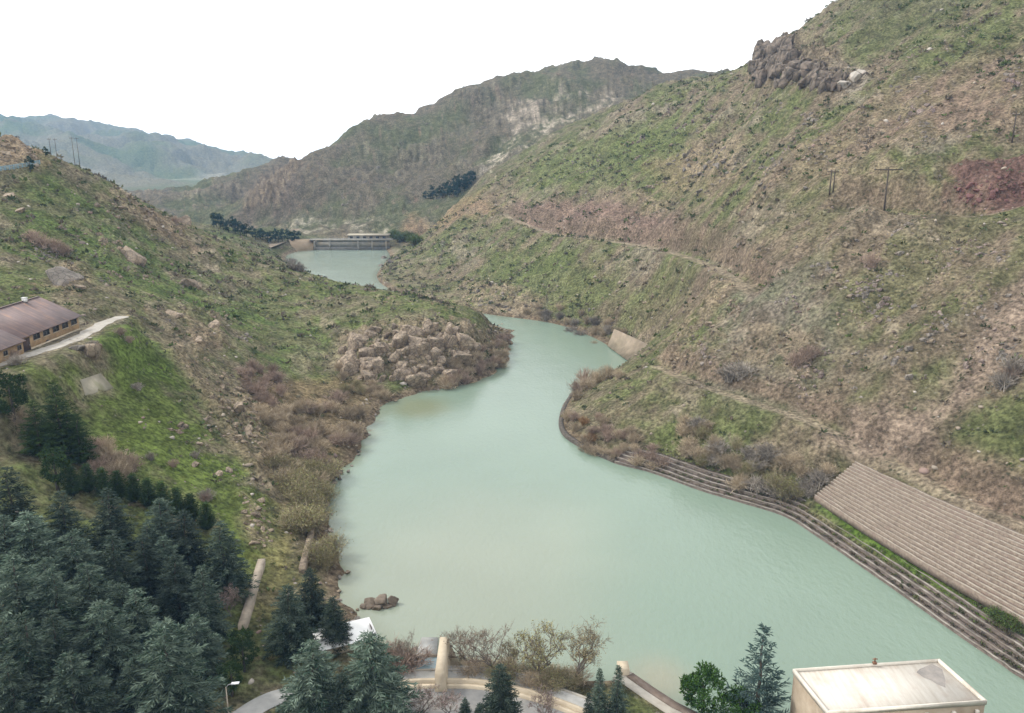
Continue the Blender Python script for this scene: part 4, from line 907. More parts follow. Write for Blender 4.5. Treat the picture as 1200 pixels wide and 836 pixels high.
def jam(name, pts, sizes, m, label, cat, seed, tall=1.0, sink=.25, strata=(.35, .15, .5), group=None, jit=.18):
    """one outcrop: angular blocks wedged together, all tilted with the bedding, in a single mesh"""
    q = np.random.default_rng(seed); c0 = np.array(pts[0]); Vs = []; Fs = []; n = 0; V0, F0 = I3
    for (x, y, z), s_ in zip(pts, sizes):
        V = V0.copy()
        for _ in range(18):
            nn = q.normal(0, 1, 3) if q.uniform() < .5 else np.eye(3)[q.integers(0, 3)] * q.choice((-1, 1)) + q.normal(0, .12, 3); nn /= np.linalg.norm(nn)
            dd = q.uniform(.42, .78); k = V @ nn; V = np.where((k > dd)[:, None], V - nn * (k - dd)[:, None], V)
        V = V * (1 + .05 * q.normal(0, 1, (len(V), 1))) * s_ * np.array((q.uniform(.8, 1.5), q.uniform(.6, 1.0), tall * q.uniform(.6, 1.25)))
        rx, ry, rz = strata[0] + q.normal(0, jit), strata[1] + q.normal(0, jit), strata[2] + q.normal(0, jit * 1.8)
        for ax, an in ((0, rx), (1, ry), (2, rz)):
            i, j = [(1, 2), (2, 0), (0, 1)][ax]; ci, si = math.cos(an), math.sin(an); vi, vj = V[:, i].copy(), V[:, j].copy(); V[:, i] = vi * ci - vj * si; V[:, j] = vi * si + vj * ci
        Vs.append(V + np.array((x, y, z - sink * s_)) - c0); Fs.append(F0 + n); n += len(V)
    # unseen sheet below the terrain, there only to join the blocks into one piece
    P = np.array([p_[:2] for p_ in pts]); m0 = P.min(0) - .5; m1 = P.max(0) + .5; gx, gy = np.meshgrid(np.linspace(m0[0], m1[0], 9), np.linspace(m0[1], m1[1], 9))
    gz = height(gx, gy); lo_ = np.minimum(gz, np.pad(gz, 1, mode='edge')[:-2, 1:-1]); gz = np.minimum(lo_, np.pad(gz, 1, mode='edge')[1:-1, 2:]) - 2.2
    Vs.append(np.c_[gx.ravel(), gy.ravel(), gz.ravel()] - c0); gi = np.arange(81).reshape(9, 9) + n
    Fs.append(np.vstack([np.stack([gi[:-1, :-1], gi[:-1, 1:], gi[1:, 1:]], -1).reshape(-1, 3), np.stack([gi[:-1, :-1], gi[1:, 1:], gi[1:, :-1]], -1).reshape(-1, 3)]))
    return tag(put(name, mesh_np(name, np.vstack(Vs), [np.vstack(Fs)], m), None, tuple(c0)), label, cat, group)
def spots(poly, n, seed):
    f = fill(poly, n, seed); return ground([a[0] for a in f], [a[1] for a in f])
q = np.random.default_rng(3)
jam('rock_bluff', spots([(398, 412), (440, 386), (500, 382), (548, 390), (560, 412), (524, 442), (492, 454), (452, 448), (402, 442)], 105, 41), 1.2 + 4.0 * q.uniform(0, 1, 105) ** 1.7, M_rock_tan, 'large craggy brown bluff of cracked bedrock on the point at the river bend', 'rock face', 42, 1.5, .12, (.3, .1, .5), None, .13)
jam('rock_bluff', spots([(568, 384), (594, 376), (598, 402), (588, 418), (570, 410)], 30, 43), .7 + 1.8 * q.uniform(0, 1, 30) ** 2, M_rock, 'small reddish rocky knob at the outermost tip of the point by the bend', 'rock face', 44, 1.2)
jam('rock_bluff', spots([(284, 580), (300, 578), (316, 602), (318, 636), (300, 644), (288, 622)], 44, 45), .4 + 1.0 * q.uniform(0, 1, 44) ** 2, M_rock, 'pale tan layered ledge of rock above the long low wall', 'rock face', 46, 1.0, .3)
jam('rock_bluff', spots([(252, 440), (275, 430), (300, 470), (308, 520), (290, 530), (262, 490)], 60, 47), .4 + 1.3 * q.uniform(0, 1, 60) ** 2, M_rock, 'jagged rock rib along the ravine left of the tan thicket', 'rock face', 48, 1.3, .3)
jam('rock_bluff', spots([(140, 222), (212, 258), (224, 284), (196, 276), (132, 240)], 60, 49), .6 + 1.8 * q.uniform(0, 1, 60) ** 2, M_rock, 'long reddish brown ledge running down the crest of the left ridge', 'rock face', 50, .9, .3)
jam('rock_bluff', spots([(-10, 152), (26, 166), (50, 188), (20, 190), (-10, 188)], 46, 51), .6 + 1.9 * q.uniform(0, 1, 46) ** 2, M_rock, 'orange-brown rocky knoll on the left skyline behind the blue fence', 'rock face', 52, 1.0, .35)
jam('rock_bluff', spots([(772, 180), (840, 166), (868, 190), (850, 214), (790, 205)], 60, 53), .7 + 2.0 * q.uniform(0, 1, 60) ** 2, M_rock_grey, 'dark grey band of broken rock on the upper right slope below the crag', 'rock face', 54, 1.0, .35)
jam('rock_bluff', spots([(1118, 216), (1196, 202), (1204, 236), (1130, 238)], 50, 55), .5 + 1.4 * q.uniform(0, 1, 50) ** 2, mottled('red_shale', (.1, .05, .045), (.2, .105, .095), .8, .95, (.15, .075, .07), .15), 'dark red shale cut bank above the upper track on the right', 'rock face', 56, .8, .45)
jam('rock_bluff', spots([(812, 380), (850, 345), (866, 350), (826, 405), (794, 440), (780, 430)], 60, 57), .4 + 1.2 * q.uniform(0, 1, 60) ** 2, M_rock, 'rocky rib falling from the end of the middle track towards the bay', 'rock face', 58, 1.0, .35)
jam('rock_bluff', spots([(545, 335), (630, 350), (615, 368), (540, 354)], 40, 59), .5 + 1.6 * q.uniform(0, 1, 40) ** 2, M_rock_grey, 'broken grey rocks at the foot of the slope behind the rocky point', 'rock face', 60, .9, .35)
# small outcrops all over the two hills
def outcrops(polys, n, seed, mats, label, group):
    q = np.random.default_rng(seed)
    for i, (x, y, z) in enumerate(spots(polys, n, seed)):
        d = math.hypot(x, y); sz = q.uniform(.5, 1.15) * (1 + .5 * (d > 330)); nb = int(q.integers(7, 15)); an = q.uniform(0, 6.28)
        px_ = x + q.normal(0, 2.3 * sz, nb) * math.cos(an) + q.normal(0, .8, nb); py_ = y + q.normal(0, 2.3 * sz, nb) * math.sin(an) + q.normal(0, .8, nb)
        jam('rock_outcrop', np.c_[px_, py_, height(px_, py_)], sz * q.uniform(.4, 1.25, nb), mats[i % len(mats)], label, 'outcrop', seed * 100 + i, 1.0, .3, (.35, .2, an), group)
outcrops([(20, 260), (130, 250), (230, 310), (300, 370), (400, 380), (380, 420), (230, 400), (130, 330), (50, 320)], 34, 71, [M_rock, M_rock, M_rock_grey], 'low brown rock outcrop breaking through the grass of the left hill', 'outcrops on the left hill')
outcrops([(230, 420), (330, 430), (310, 560), (250, 560), (200, 500)], 14, 72, [M_rock], 'small tan outcrop on the slope between the bright grass and the thicket', 'outcrops above the thicket')
outcrops([(640, 190), (830, 110), (1000, 110), (1190, 60), (1190, 190), (950, 240), (700, 240)], 44, 73, [M_rock_purple, M_rock_grey, M_rock], 'weathered rock outcrop on the upper right slope', 'outcrops on the upper right slope')
outcrops([(600, 290), (840, 350), (900, 270), (1190, 270), (1190, 420), (1020, 480), (860, 440), (780, 400), (640, 350)], 52, 74, [M_rock_grey, M_rock_purple, M_rock], 'rough rock outcrop on the lower right slope below the tracks', 'outcrops on the lower right slope')
outcrops([(300, 240), (360, 180), (480, 140), (600, 110), (540, 190), (430, 240)], 22, 75, [M_rock_grey], 'dark rock outcrop on the far hill beyond the dam', 'outcrops on the far hill')
# island rock in the near water
x, y, _ = at_z(445, 710, 0)
isl = empty('rock_island', (x, y, 0), .1, 'low brown rock islet alone in the water off the near left shore', 'rock')
for dx, dy, sx, sy, sz, i in [(-1.6, 0, 2.4, 1.7, 1.4, 0), (.6, .4, 2.6, 1.8, 1.9, 1), (2.3, .1, 1.7, 1.4, 1.6, 2), (-.4, -.8, 2.2, 1.2, 1.1, 3), (-3.0, -.4, 1.3, 1.1, .8, 4), (1.4, -.7, 1.5, 1.0, 1.2, 5)]:
    o = put('rock', RKM['brown_wet_rock'][i], isl, (dx, dy, .1), 0); o.scale = (sx, sy, sz); o.rotation_euler = (0, 0, i * 1.3)
M_crag = mottled('brown_crag_rock', (.07, .055, .045), (.21, .17, .135), .35, .95, (.15, .115, .09), .5)
# crag on the right skyline
M_crag = cracked(mottled('brown_crag_rock', (.075, .06, .048), (.23, .185, .145), .5, .95, (.15, .115, .09), .5), .22)
q = np.random.default_rng(9)
jam('rock_crag', np.vstack([spots([(884, 58), (900, 52), (930, 60), (1000, 92), (985, 104), (930, 104), (884, 92)], 90, 81), spots([(884, 60), (912, 54), (930, 66), (930, 84), (886, 84)], 50, 82)]), np.concatenate([1.6 + 3.4 * q.uniform(0, 1, 90) ** 2, 3.0 + 4.0 * q.uniform(0, 1, 50)]), M_crag, 'jagged brown rock crag with fluted buttresses on the right skyline', 'crag', 83, 1.7, 0.0, (.12, .1, .4))
for (u, v), lab in zip([(450, 303), (458, 308), (448, 312), (466, 304)], ('pale rock at the right shore of the upper lake, foremost', 'pale rock at the right shore of the upper lake, behind the foremost', 'low pale rock touching the upper lake at its right shore', 'highest pale rock above the right shore of the upper lake')):
    x, y, z = ground([u], [v])[0]; boulder((x, y, z), (4.2, 3, 3.2), lab, M_rock_grey, None, 'rocks at the upper lake')
PL = [(1002, 92, 8, 6), (990, 100, 7, 5), (1010, 86, 6, 5)]
for (u, v, wd, hg), (x, y, z), lab in zip(PL, ground([c_[0] for c_ in PL], [c_[1] for c_ in PL]), ('largest pale limestone block right of the crag', 'lower pale limestone block right of the crag', 'uppermost pale limestone block right of the crag')):
    boulder((x, y, z), (wd * .6, wd * .5, hg * .5), lab, M_rock_pale, None, 'pale blocks by the crag')
OUT = fill([(770, 170), (860, 165), (960, 130), (1000, 200), (900, 250), (820, 230)], 30, 21) + fill([(560, 330), (640, 330), (700, 290), (900, 280), (1000, 330), (900, 420), (780, 390)], 26, 22) + fill([(900, 270), (1180, 270), (1190, 420), (1050, 480)], 20, 23)
for (x, y, z) in ground([o_[0] for o_ in OUT], [o_[1] for o_ in OUT]):
    s_ = rg.uniform(.7, 1.8) * (1 + .5 * (math.hypot(x, y) > 380)); boulder((x, y, z), (s_, s_ * .8, s_ * .75), 'weathered boulder lying loose on the open right slope', M_rock if rg.uniform() < .6 else M_rock_grey, None, 'loose boulders on the right slope')
SH = [(383, 592), (388, 575), (392, 566), (400, 552), (412, 546), (408, 553), (398, 562), (420, 530), (500, 766), (486, 760), (489, 772), (503, 760), (482, 768), (507, 752), (410, 720), (416, 727), (398, 692)]
_lb = [left_c[i] for i in rg.integers(2, 100, 46)]
for a_, b_ in _lb:
    a_ += rg.normal(0, .5); b_ += rg.normal(0, .8); s_ = rg.uniform(.35, .95); boulder((a_, b_, .08), (s_ * 1.25, s_, s_ * .75), 'dark wet boulder lying at the left waterline', (M_rock_grey, M_rock)[int(rg.integers(0, 2))], None, 'shore boulders')
for (u, v) in SH:
    x, y, _ = at_z(u, v, .1); s_ = rg.uniform(.5, 1.0); boulder((x, y, .1), (s_ * 1.2, s_, s_ * .8), 'dark wet boulder lying at the left waterline', M_rock_grey, None, 'shore boulders')

# ------------------------------------------------------------------ filler spruces deep in the grove
FILL = fill([(0, 600), (110, 590), (225, 640), (262, 720), (235, 790), (120, 800), (0, 800)], 18, 31)
for i, p in enumerate(stands(FILL, [9.5] * len(FILL))):
    k = SPRUCE[i % 4]; s_ = rg.uniform(.7, .85)
    plant(k, 'spruce_tree', p, s_, rg.uniform(0, 6), 'spruce deep in the grove, half hidden among its taller neighbours', 'conifer', 'half hidden spruces of the grove', s_ * 1.1)

# ------------------------------------------------------------------ roads and paths (sheets on the ground)
M_gravel = mottled('pale_gravel', (.3, .28, .24), (.42, .39, .34), 1.2, .95, (.25, .22, .18), .03)
M_pave = mottled('pale_paving', (.3, .3, .28), (.4, .39, .37), .6, .9, None, .01)
def ribbon(name, line, hw, m, lift=.07, wob=1.0):
    L = np.array(line); n = len(L); V = []
    for i in range(n):
        d = L[min(i + 1, n - 1), :2] - L[max(i - 1, 0), :2]; d /= np.linalg.norm(d); nn = np.array((-d[1], d[0]))
        w = hw * (1 + wob * (.16 * math.sin(i * 1.7) + .1 * math.sin(i * 3.1)))
        for q in (1, .5, 0, -.5, -1): V.append((*(L[i, :2] + nn * w * q), L[i, 2] + lift + (.04 if q == 0 else 0)))
    F = [(i * 5 + k, i * 5 + k + 1, (i + 1) * 5 + k + 1, (i + 1) * 5 + k) for i in range(n - 1) for k in range(4)]
    o = put(name, mesh_np(name, V, [np.array(F)[:, ::-1]], m, None, True)); o['kind'] = 'structure'; return o
ribbon('gravel_road', TRACKS[3][0], 1.9, M_gravel); ribbon('paved_path', TRACKS[4][0], 1.8, M_pave, .07, 0)

# ------------------------------------------------------------------ long brick building with rusty roof
M_brick, nt, b = mat('tan_brick'); p = obj_pos(nt)
br = nt.nodes.new('ShaderNodeTexBrick'); br.inputs['Scale'].default_value = 1.0; br.inputs['Brick Width'].default_value = .5; br.inputs['Row Height'].default_value = .16; br.inputs['Mortar Size'].default_value = .012
br.inputs['Color1'].default_value = (.42, .27, .13, 1); br.inputs['Color2'].default_value = (.34, .21, .1, 1); br.inputs['Mortar'].default_value = (.4, .33, .24, 1)
sw = nt.nodes.new('ShaderNodeVectorRotate'); sw.rotation_type = 'EULER_XYZ'; sw.inputs['Rotation'].default_value = (R(90), 0, R(90)); sw.invert = True
nt.links.new(p, sw.inputs['Vector']); nt.links.new(sw.outputs[0], br.inputs['Vector'])
nt.links.new(mixc(nt, 'MULTIPLY', 1.0, br.outputs[0], ramp(nt, noise_node(nt, .7, 5, .6, p), (.3, .7), (.7, 1.2))), b.inputs['Base Color']); b.inputs['Roughness'].default_value = .9
M_roof, nt, b = mat('rusty_roof_sheet'); p = obj_pos(nt)
mp = nt.nodes.new('ShaderNodeMapping'); mp.inputs['Scale'].default_value = (.25, 1.6, .25); nt.links.new(p, mp.inputs['Vector'])
col = ramp(nt, noise_node(nt, .8, 6, .6, mp.outputs[0]), (.3, (.115, .08, .075)), (.55, (.165, .115, .105)), (.72, (.26, .15, .1)))
nt.links.new(mixc(nt, 'MULTIPLY', 1.0, col, ramp(nt, noise_node(nt, .3, 4, .6, p), (.3, .8), (.7, 1.2))), b.inputs['Base Color']); b.inputs['Roughness'].default_value = .7
wv = nt.nodes.new('ShaderNodeTexWave'); wv.bands_direction = 'Y'; wv.inputs['Scale'].default_value = 1.2; nt.links.new(p, wv.inputs['Vector']); bump(nt, b, wv.outputs[1], .5, .06)
M_glassdark = mottled('dark_window_glass', (.02, .022, .025), (.05, .05, .052), 1.5, .25, None, 0, .5)
M_frame = mottled('dull_frame', (.12, .1, .085), (.2, .17, .14), 3, .7, None, 0)
M_door = mottled('brown_door', (.05, .032, .028), (.085, .055, .045), 2, .7, None, 0)
hz = 36.5; HX, HY = -110.0, 176.0
hb = empty('brick_building', (HX, HY, hz), 0, 'long low tan brick building with a rusty brown roof beside the gravel road', 'building')
w = MB(); w.box(-19.2, -26, -1, 0, 24, 3.55)
w.add([(-19.2, 24, 3.55), (0, 24, 3.55), (-9.6, 24, 8.2), (-19.2, -26, 3.55), (0, -26, 3.55), (-9.6, -26, 8.2)], [(0, 2, 1), (3, 4, 5), (0, 3, 5, 2), (1, 2, 5, 4)])
w.box(.002, -26, -1, .9, -1.6, 3.1); w.build('wall', M_brick, hb)
rf = MB()
for x0, z0, x1, z1, ya, yb in ((-9.6, 8.42, .75, 3.5, -1.4, 24.6), (-9.6, 8.42, 1.7, 3.05, -26.5, -1.402), (-9.6, 8.42, -20, 3.45, -26.5, 24.6)):
    rf.hexa([(x0, ya, z0 - .16), (x1, ya, z1 - .16), (x1, yb, z1 - .16), (x0, yb, z0 - .16)], [(x0, ya, z0), (x1, ya, z1), (x1, yb, z1), (x0, yb, z0)])
rfo = rf.build('roof', M_roof, hb)
rd = MB(); rd.box(-9.85, -26.5, 8.4, -9.35, 24.6, 8.5); rd.build('ridge_cap', M_roof, rfo)
vt = MB(); vt.box(-.5, -.4, -.4, .5, .4, .6); vt.box(-.62, -.52, .6, .62, .52, .7); vt.build('roof_vent', mottled('whitewash', (.6, .6, .58), (.75, .75, .72), 2, .8, None, 0), rfo, (-9.2, 18, 8.6))
def hwindow(y, w_, z0, z1, x=0.0):
    f = MB(); t = .1
    for a in ((y - w_ / 2, z0, y + w_ / 2, z0 + t), (y - w_ / 2, z1 - t, y + w_ / 2, z1), (y - w_ / 2, z0 + t, y - w_ / 2 + t, z1 - t), (y + w_ / 2 - t, z0 + t, y + w_ / 2, z1 - t), (y - .04, z0 + t, y + .04, z1 - t)):
        f.box(x + .003, a[0], a[1], x + .09, a[2], a[3])
    fo = f.build('window', M_frame, hb); g = MB(); g.box(x + .006, y - w_ / 2 + t, z0 + t, x + .03, y + w_ / 2 - t, z1 - t); g.build('pane', M_glassdark, fo)
    s_ = MB(); s_.box(x + .004, y - w_ / 2 - .12, z0 - .14, x + .16, y + w_ / 2 + .12, z0 - .003); s_.build('sill', M_conc_tan, fo)
for y in (21.7, 17.6, 13.5, 9.4, 5.4): hwindow(y, 2.7, 1.75, 3.25)
for y in (-3.0, -8.0, -13.0, -18.0, -23.0): hwindow(y, 1.5, 1.2, 2.3, .9)
d = MB(); d.box(.003, 0, -.6, .12, 2.5, 2.9); dr_ = d.build('door', M_door, hb); d = MB(); d.box(.125, 2.1, 1.0, .2, 2.2, 1.25); d.build('handle', M_steel, dr_)
d = MB(); N_ = 9
arc = [(9.4 + 1.1 * math.cos(math.pi * k / N_), -.4 + 1.1 * math.sin(math.pi * k / N_)) for k in range(N_ + 1)]
d.add([(.004, a, z) for a, z in arc] + [(.05, a, z) for a, z in arc], [tuple(range(N_ + 1))[::-1][i:i + 3] for i in range(0)] + [(N_ + 1, N_ + 1 + k, N_ + 2 + k) for k in range(1, N_)] + [(k, k + 1, N_ + 2 + k, N_ + 1 + k) for k in range(N_)])
d.build('vent_arch', M_dark, hb)
d = MB(); d.box(.003, 2.6, -.6, .14, 24, .35); d.build('plinth', M_conc_tan, hb)
# debris heap by the road
x, y, z = ground([92], [398])[0]
hp = empty('rubble_heap', (x, y, z), 0, 'small heap of pale broken rubble at the outer edge of the gravel road', 'rubble')
for i in range(7):
    o = put('rubble_block', RKM['pale_limestone'][i], hp, (rg.uniform(-2.4, 2.4), rg.uniform(-1, 1), rg.uniform(-.1, .25)), 0); q = rg.uniform(.3, .7); o.scale = (q * 1.3, q, q * .7)
# abandoned concrete pad
g = ground([94, 118, 133, 100], [446, 438, 455, 464]); zz = float(g[:, 2].mean()) + .1
pm = MB(); pm.hexa([(a, b_, c - .5) for a, b_, c in g], [(a, b_, c + .12) for a, b_, c in g])
tag(pm.build('concrete_pad', mottled('dirty_concrete', (.23, .21, .15), (.33, .3, .23), .5, .95, (.17, .17, .09), .02)), 'weathered concrete pad sunk in the bright grass below the gravel road', 'slab')

# ------------------------------------------------------------------ blue fence and poles on the left skyline
M_blue = mottled('faded_blue_paint', (.16, .3, .4), (.25, .42, .5), 2, .6, None, 0)
fl = ground(np.linspace(-14, 47, 13), np.interp(np.linspace(-14, 47, 13), [-14, 20, 47], [203, 198, 193])); fc = fl[6]
fn = empty('blue_fence', tuple(fc), 0, 'faded blue metal guard fence along the road on the left skyline', 'fence')
for q in fl:
    f = MB(); q = q - fc; f.box(q[0] - .08, q[1] - .08, q[2] - .5, q[0] + .08, q[1] + .08, q[2] + 1.75); f.build('post', M_blue, fn)
for hgt in (.35, .85, 1.3, 1.65):
    f = MB(); f.tube([q - fc + (0, -.1, hgt) for q in fl], .09, 5); f.build('rail', M_blue, fn)
def pole(u, vb, vt, label, arm=1.2, group=None, m=M_wood, twin=0):
    pr = .11 if arm < 1 else .26
    x, y, z = ground([u], [vb])[0]; up_ = 0
    while math.hypot(x, y) > 600: up_ += 1.5; x, y, z = ground([u], [vb + up_])[0]
    h_ = (vb + up_ - vt) * math.hypot(x, y) / FPX / .97
    t = empty('utility_pole', (x, y, z), .1, label, 'pole', group)
    q = MB(); q.tube([(0, 0, -.5), (0, 0, h_)], [pr, pr * .65], 7); q.build('pole', m, t)
    if twin: q = MB(); q.tube([(twin, 0, -.5), (twin, 0, h_)], [pr, pr * .65], 7); q.build('pole', m, t)
    q = MB(); q.box(-arm + twin / 2, -.6 * pr, h_ - .53 - 1.3 * pr, arm + twin / 2, .6 * pr, h_ - .53); cb_ = q.build('crossarm', m, t)
    for k in (-1, 0, 1):
        q = MB(); q.tube([(k * (arm - .15) + twin / 2, 0, h_ - .53), (k * (arm - .15) + twin / 2, 0, h_ - .3), (k * (arm - .15) + twin / 2, 0, h_ - .1)], [.04, .09, .05], 6); q.build('insulator', M_conc_grey, cb_)
pole(60, 183, 166, 'thin utility pole on the left skyline, leftmost of four', .8, 'poles on the left skyline'); pole(67, 183, 167, 'thin utility pole on the left skyline, second of four', .8, 'poles on the left skyline')
pole(88, 190, 167, 'taller utility pole on the left skyline, third of four', .9, 'poles on the left skyline'); pole(94, 193, 168, 'taller utility pole on the left skyline, rightmost of four', .9, 'poles on the left skyline')
pole(972, 228, 203, 'twin-leg timber power pole on the right slope above the upper track, left one', 2.0, 'power poles on the right slope', M_wood, 1.2)
pole(1036, 247, 204, 'tall power pole with a wide crossarm on the right slope above the upper track', 4.5, 'power poles on the right slope'); pole(1186, 167, 140, 'power pole high on the right slope near the photo edge', 1.2, 'power poles on the right slope')

# ------------------------------------------------------------------ stepped bank, dark shore wall, terraced slope
M_step = mottled('weathered_stone_step', (.075, .06, .05), (.19, .155, .13), .9, .92, (.12, .095, .08), .06)
M_cope = mottled('pale_coping', (.11, .095, .08), (.38, .345, .295), .3, .9, (.15, .12, .095), .02)
M_riprap = mottled('dark_riprap', (.045, .04, .033), (.13, .11, .09), 1.3, .95, None, .12)
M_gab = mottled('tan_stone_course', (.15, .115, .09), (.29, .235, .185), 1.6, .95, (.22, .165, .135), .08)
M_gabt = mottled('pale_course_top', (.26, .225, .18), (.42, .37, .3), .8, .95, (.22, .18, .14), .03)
bank = catmull(rw[8:] + [(86, 99.5), (91, 88)], 8); bank = bank[8:]                 # from the point to beyond the frame
i0 = 0
eb = empty('stepped_bank', (float(bank[20][0]), float(bank[20][1]), 0), 0, 'long stepped stone bank with pale copings along the right shore', 'embankment')
OB = np.array(eb.location)
for k in range(5):
    o_, z_ = 1.25 * k, .55 + .66 * k; jit = [(a[0] - OB[0], a[1] - OB[1], .05 * math.sin(i * 1.3 + k)) for i, a in enumerate(bank)]
    q = MB(); sweep(q, jit, [(o_, -1.6), (o_, z_), (o_ + 1.245, z_ + .03), (o_ + 1.245, -1.6)][::-1]); st_ = q.build('stone_step', M_step, eb)
    q = MB(); sweep(q, jit, [(o_ - .05, z_ + .004), (o_ - .05, z_ + .1), (o_ + .36, z_ + .11), (o_ + .36, z_ + .02)][::-1]); q.build('coping', M_cope, st_)
tip = catmull(rw[5:9] + [rw[9]], 8); q = MB()
T0 = tip[16]; tl = [(a[0] - T0[0], a[1] - T0[1], .06 * math.sin(i * 2.1)) for i, a in enumerate(tip)]
sweep(q, tl, [(-.3, -1.6), (.1, .95), (1.3, 1.05), (1.3, -1.6)][::-1]); so = q.build('shore_wall', M_riprap, None, (T0[0], T0[1], 0)); tag(so, 'low dark stone wall curving round the tip of the right bank point', 'wall')
BLp, TLp, BRp, TRp = [np.array(REV[k]) for k in ('BL', 'TL', 'BR', 'TR')]
rv = empty('terraced_slope', tuple(BLp), 0, 'broad slope of many narrow tan stone terraces above the right shore', 'terrace wall')
NR = 16; seg = 30
for i in range(NR):
    t0, t1 = i / NR, (i + 1) / NR; q = MB(); c = MB(); V = []; Wv = []
    for j in range(seg + 1):
        f = j / seg; bow = np.array((.868, .495, 0)) * 1.2 * math.sin(math.pi * f) * (-1)
        a = lerp(lerp(BLp, BRp, f), lerp(TLp, TRp, f), t0) + bow - BLp; e = lerp(lerp(BLp, BRp, f), lerp(TLp, TRp, f), t1) + bow - BLp
        wob = .05 * math.sin(j * 1.9 + i * 2.3) + .04 * math.sin(j * .7 + i); zt = e[2] - .04 + wob
        V += [(a[0], a[1], a[2] - 1.2), (a[0], a[1], zt), (e[0], e[1], zt + .02), (e[0], e[1], a[2] - 1.2)]
        dx, dy = (e[:2] - a[:2]); Wv += [(a[0] - dx * .03, a[1] - dy * .03, zt + .005), (a[0] - dx * .03, a[1] - dy * .03, zt + .07), (a[0] + dx * .4, a[1] + dy * .4, zt + .075), (a[0] + dx * .4, a[1] + dy * .4, zt + .01)]
    F = [(j * 4 + k, j * 4 + (k + 1) % 4, (j + 1) * 4 + (k + 1) % 4, (j + 1) * 4 + k) for j in range(seg) for k in range(4)] + [(0, 3, 2, 1), tuple(seg * 4 + k for k in range(4))]
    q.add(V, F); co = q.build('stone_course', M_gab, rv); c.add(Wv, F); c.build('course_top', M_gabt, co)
# weeds growing on the steps
def build_weeds():
    q = np.random.default_rng(77); n = 1700; nb = 9; ii = q.integers(4, len(bank) - 2, n); f = q.uniform(0, 1, n)
    base = bank[ii] * (1 - f)[:, None] + bank[ii + 1] * f[:, None]; d = bank[ii + 1] - bank[ii]; d /= np.linalg.norm(d, axis=1, keepdims=True); nn = np.c_[-d[:, 1], d[:, 0]]
    k = q.integers(0, 6, n); o_ = 1.25 * k + q.uniform(.5, 1.1, n); x, y = (base + nn * o_[:, None]).T; z = .6 + .66 * np.minimum(k, 4) + (k > 4) * .5
    sz = q.uniform(.3, .8, n); i = np.repeat(np.arange(n), nb); e = q.normal(0, 1, (n * nb, 3)); e[:, 2] = np.abs(e[:, 2]) + .4; e /= np.linalg.norm(e, axis=1, keepdims=True)
    V, F = blades(np.c_[x, y, z][i] + e * (sz[i] * .3)[:, None], e, sz[i] * q.uniform(.5, .9, len(i)), sz[i] * .3, q.normal(0, 1, e.shape))
    pal = np.array([(.13, .11, .085), (.1, .09, .065), (.15, .13, .09), (.09, .11, .045)]); c = pal[q.integers(0, 4, n)]
    tag(put('bank_weeds', mesh_np('bank_weeds', V, [F], M_scrub, per_blade(c[i] * q.uniform(.8, 1.2, (len(i), 1))))), 'dry weeds growing on the stepped bank', 'weeds', None, 'stuff')
build_weeds()
# smooth concrete slab on the far bay
pB = [at_z(714, 406, .1), at_z(746, 429, .1), at_z(762, 404, 6.8), at_z(722, 386, 6.8)]; off = np.array((-.9, -.6, .3)); c0 = pB[0]
q = MB(); q.hexa([a - c0 + (2.5, 1.5, -1.8) for a in pB], [a - c0 + off for a in pB])
tag(q.build('concrete_slab', mottled('stained_slab', (.22, .175, .125), (.34, .275, .2), .3, .9, (.18, .15, .1), .02), None, tuple(c0)), 'smooth tan concrete slab facing the bank at the river bend', 'slab')

# ------------------------------------------------------------------ far weir dam
YD = 686.0
M_conc_old = mottled('old_concrete', (.17, .165, .145), (.28, .26, .22), .3, .9, (.26, .22, .16), 0)
dm = empty('weir_dam', (-138, YD, 0), 0, 'low grey concrete dam with piers closing the upper lake', 'dam')
def dbox(name, x0, y0, z0, x1, y1, z1, m, par=None): q = MB(); q.box(x0 + 138, y0, z0, x1 + 138, y1, z1); return q.build(name, m, par or dm)
dbox('base_wall', -170, 0, -4, -104, 3, 2.7, mottled('damp_concrete', (.08, .08, .07), (.14, .135, .12), .4, .85, None, 0)); dbox('wall', -168, .6, 2.703, -104, 4, 6.6, M_conc_old)
dbox('recess', -166, 1.2, 6.603, -105, 4, 8.0, M_conc_old)
for i, x in enumerate((-168, -155, -131, -119, -107)): dbox('pier', x - .7, -.25, -4, x + .7, 1.3, 8.0, M_conc_old)
dk = dbox('deck', -172, -.3, 8.003, -102, 7, 8.8, M_conc_old)
for x in np.arange(-171, -102, 4): dbox('railing_post', x - .09, -.1, 8.803, x + .09, .08, 9.9, M_steel, dk)
dbox('railing', -171.5, -.12, 9.903, -102.5, .1, 10.05, M_steel, dk)
q = MB(); q.hexa([(-72, -18, -2), (-31, -6, -2), (-31, 12, -2), (-72, 12, -2)], [(-72, 3, 8.1), (-31, 3, 8.1), (-31, 12, 8.1), (-72, 12, 8.1)])
tag(q.build('tan_embankment', mottled('tan_earth', (.27, .2, .13), (.36, .28, .19), .2, .95, None, .05), None, (-138, YD, 0)), 'smooth tan earth embankment at the left end of the far dam', 'embankment')
gh = empty('gatehouse', (-124, YD + 14, 8), 0, 'low tan flat-roofed building standing behind the far dam', 'building')
q = MB(); q.box(-17, -5, -6, 17, 6, 3.2); q.build('wall', M_conc_old, gh); q = MB(); q.box(-18, -6, 3.203, 18, 7, 3.9); q.build('roof', mottled('tan_roof', (.32, .28, .21), (.4, .36, .28), .3, .9, None, 0), gh)
for x in np.arange(-14, 15, 5.6): q = MB(); q.box(x - 1.3, -5.06, .9, x + 1.3, -5.003, 2.6); q.build('window', M_glassdark, gh)

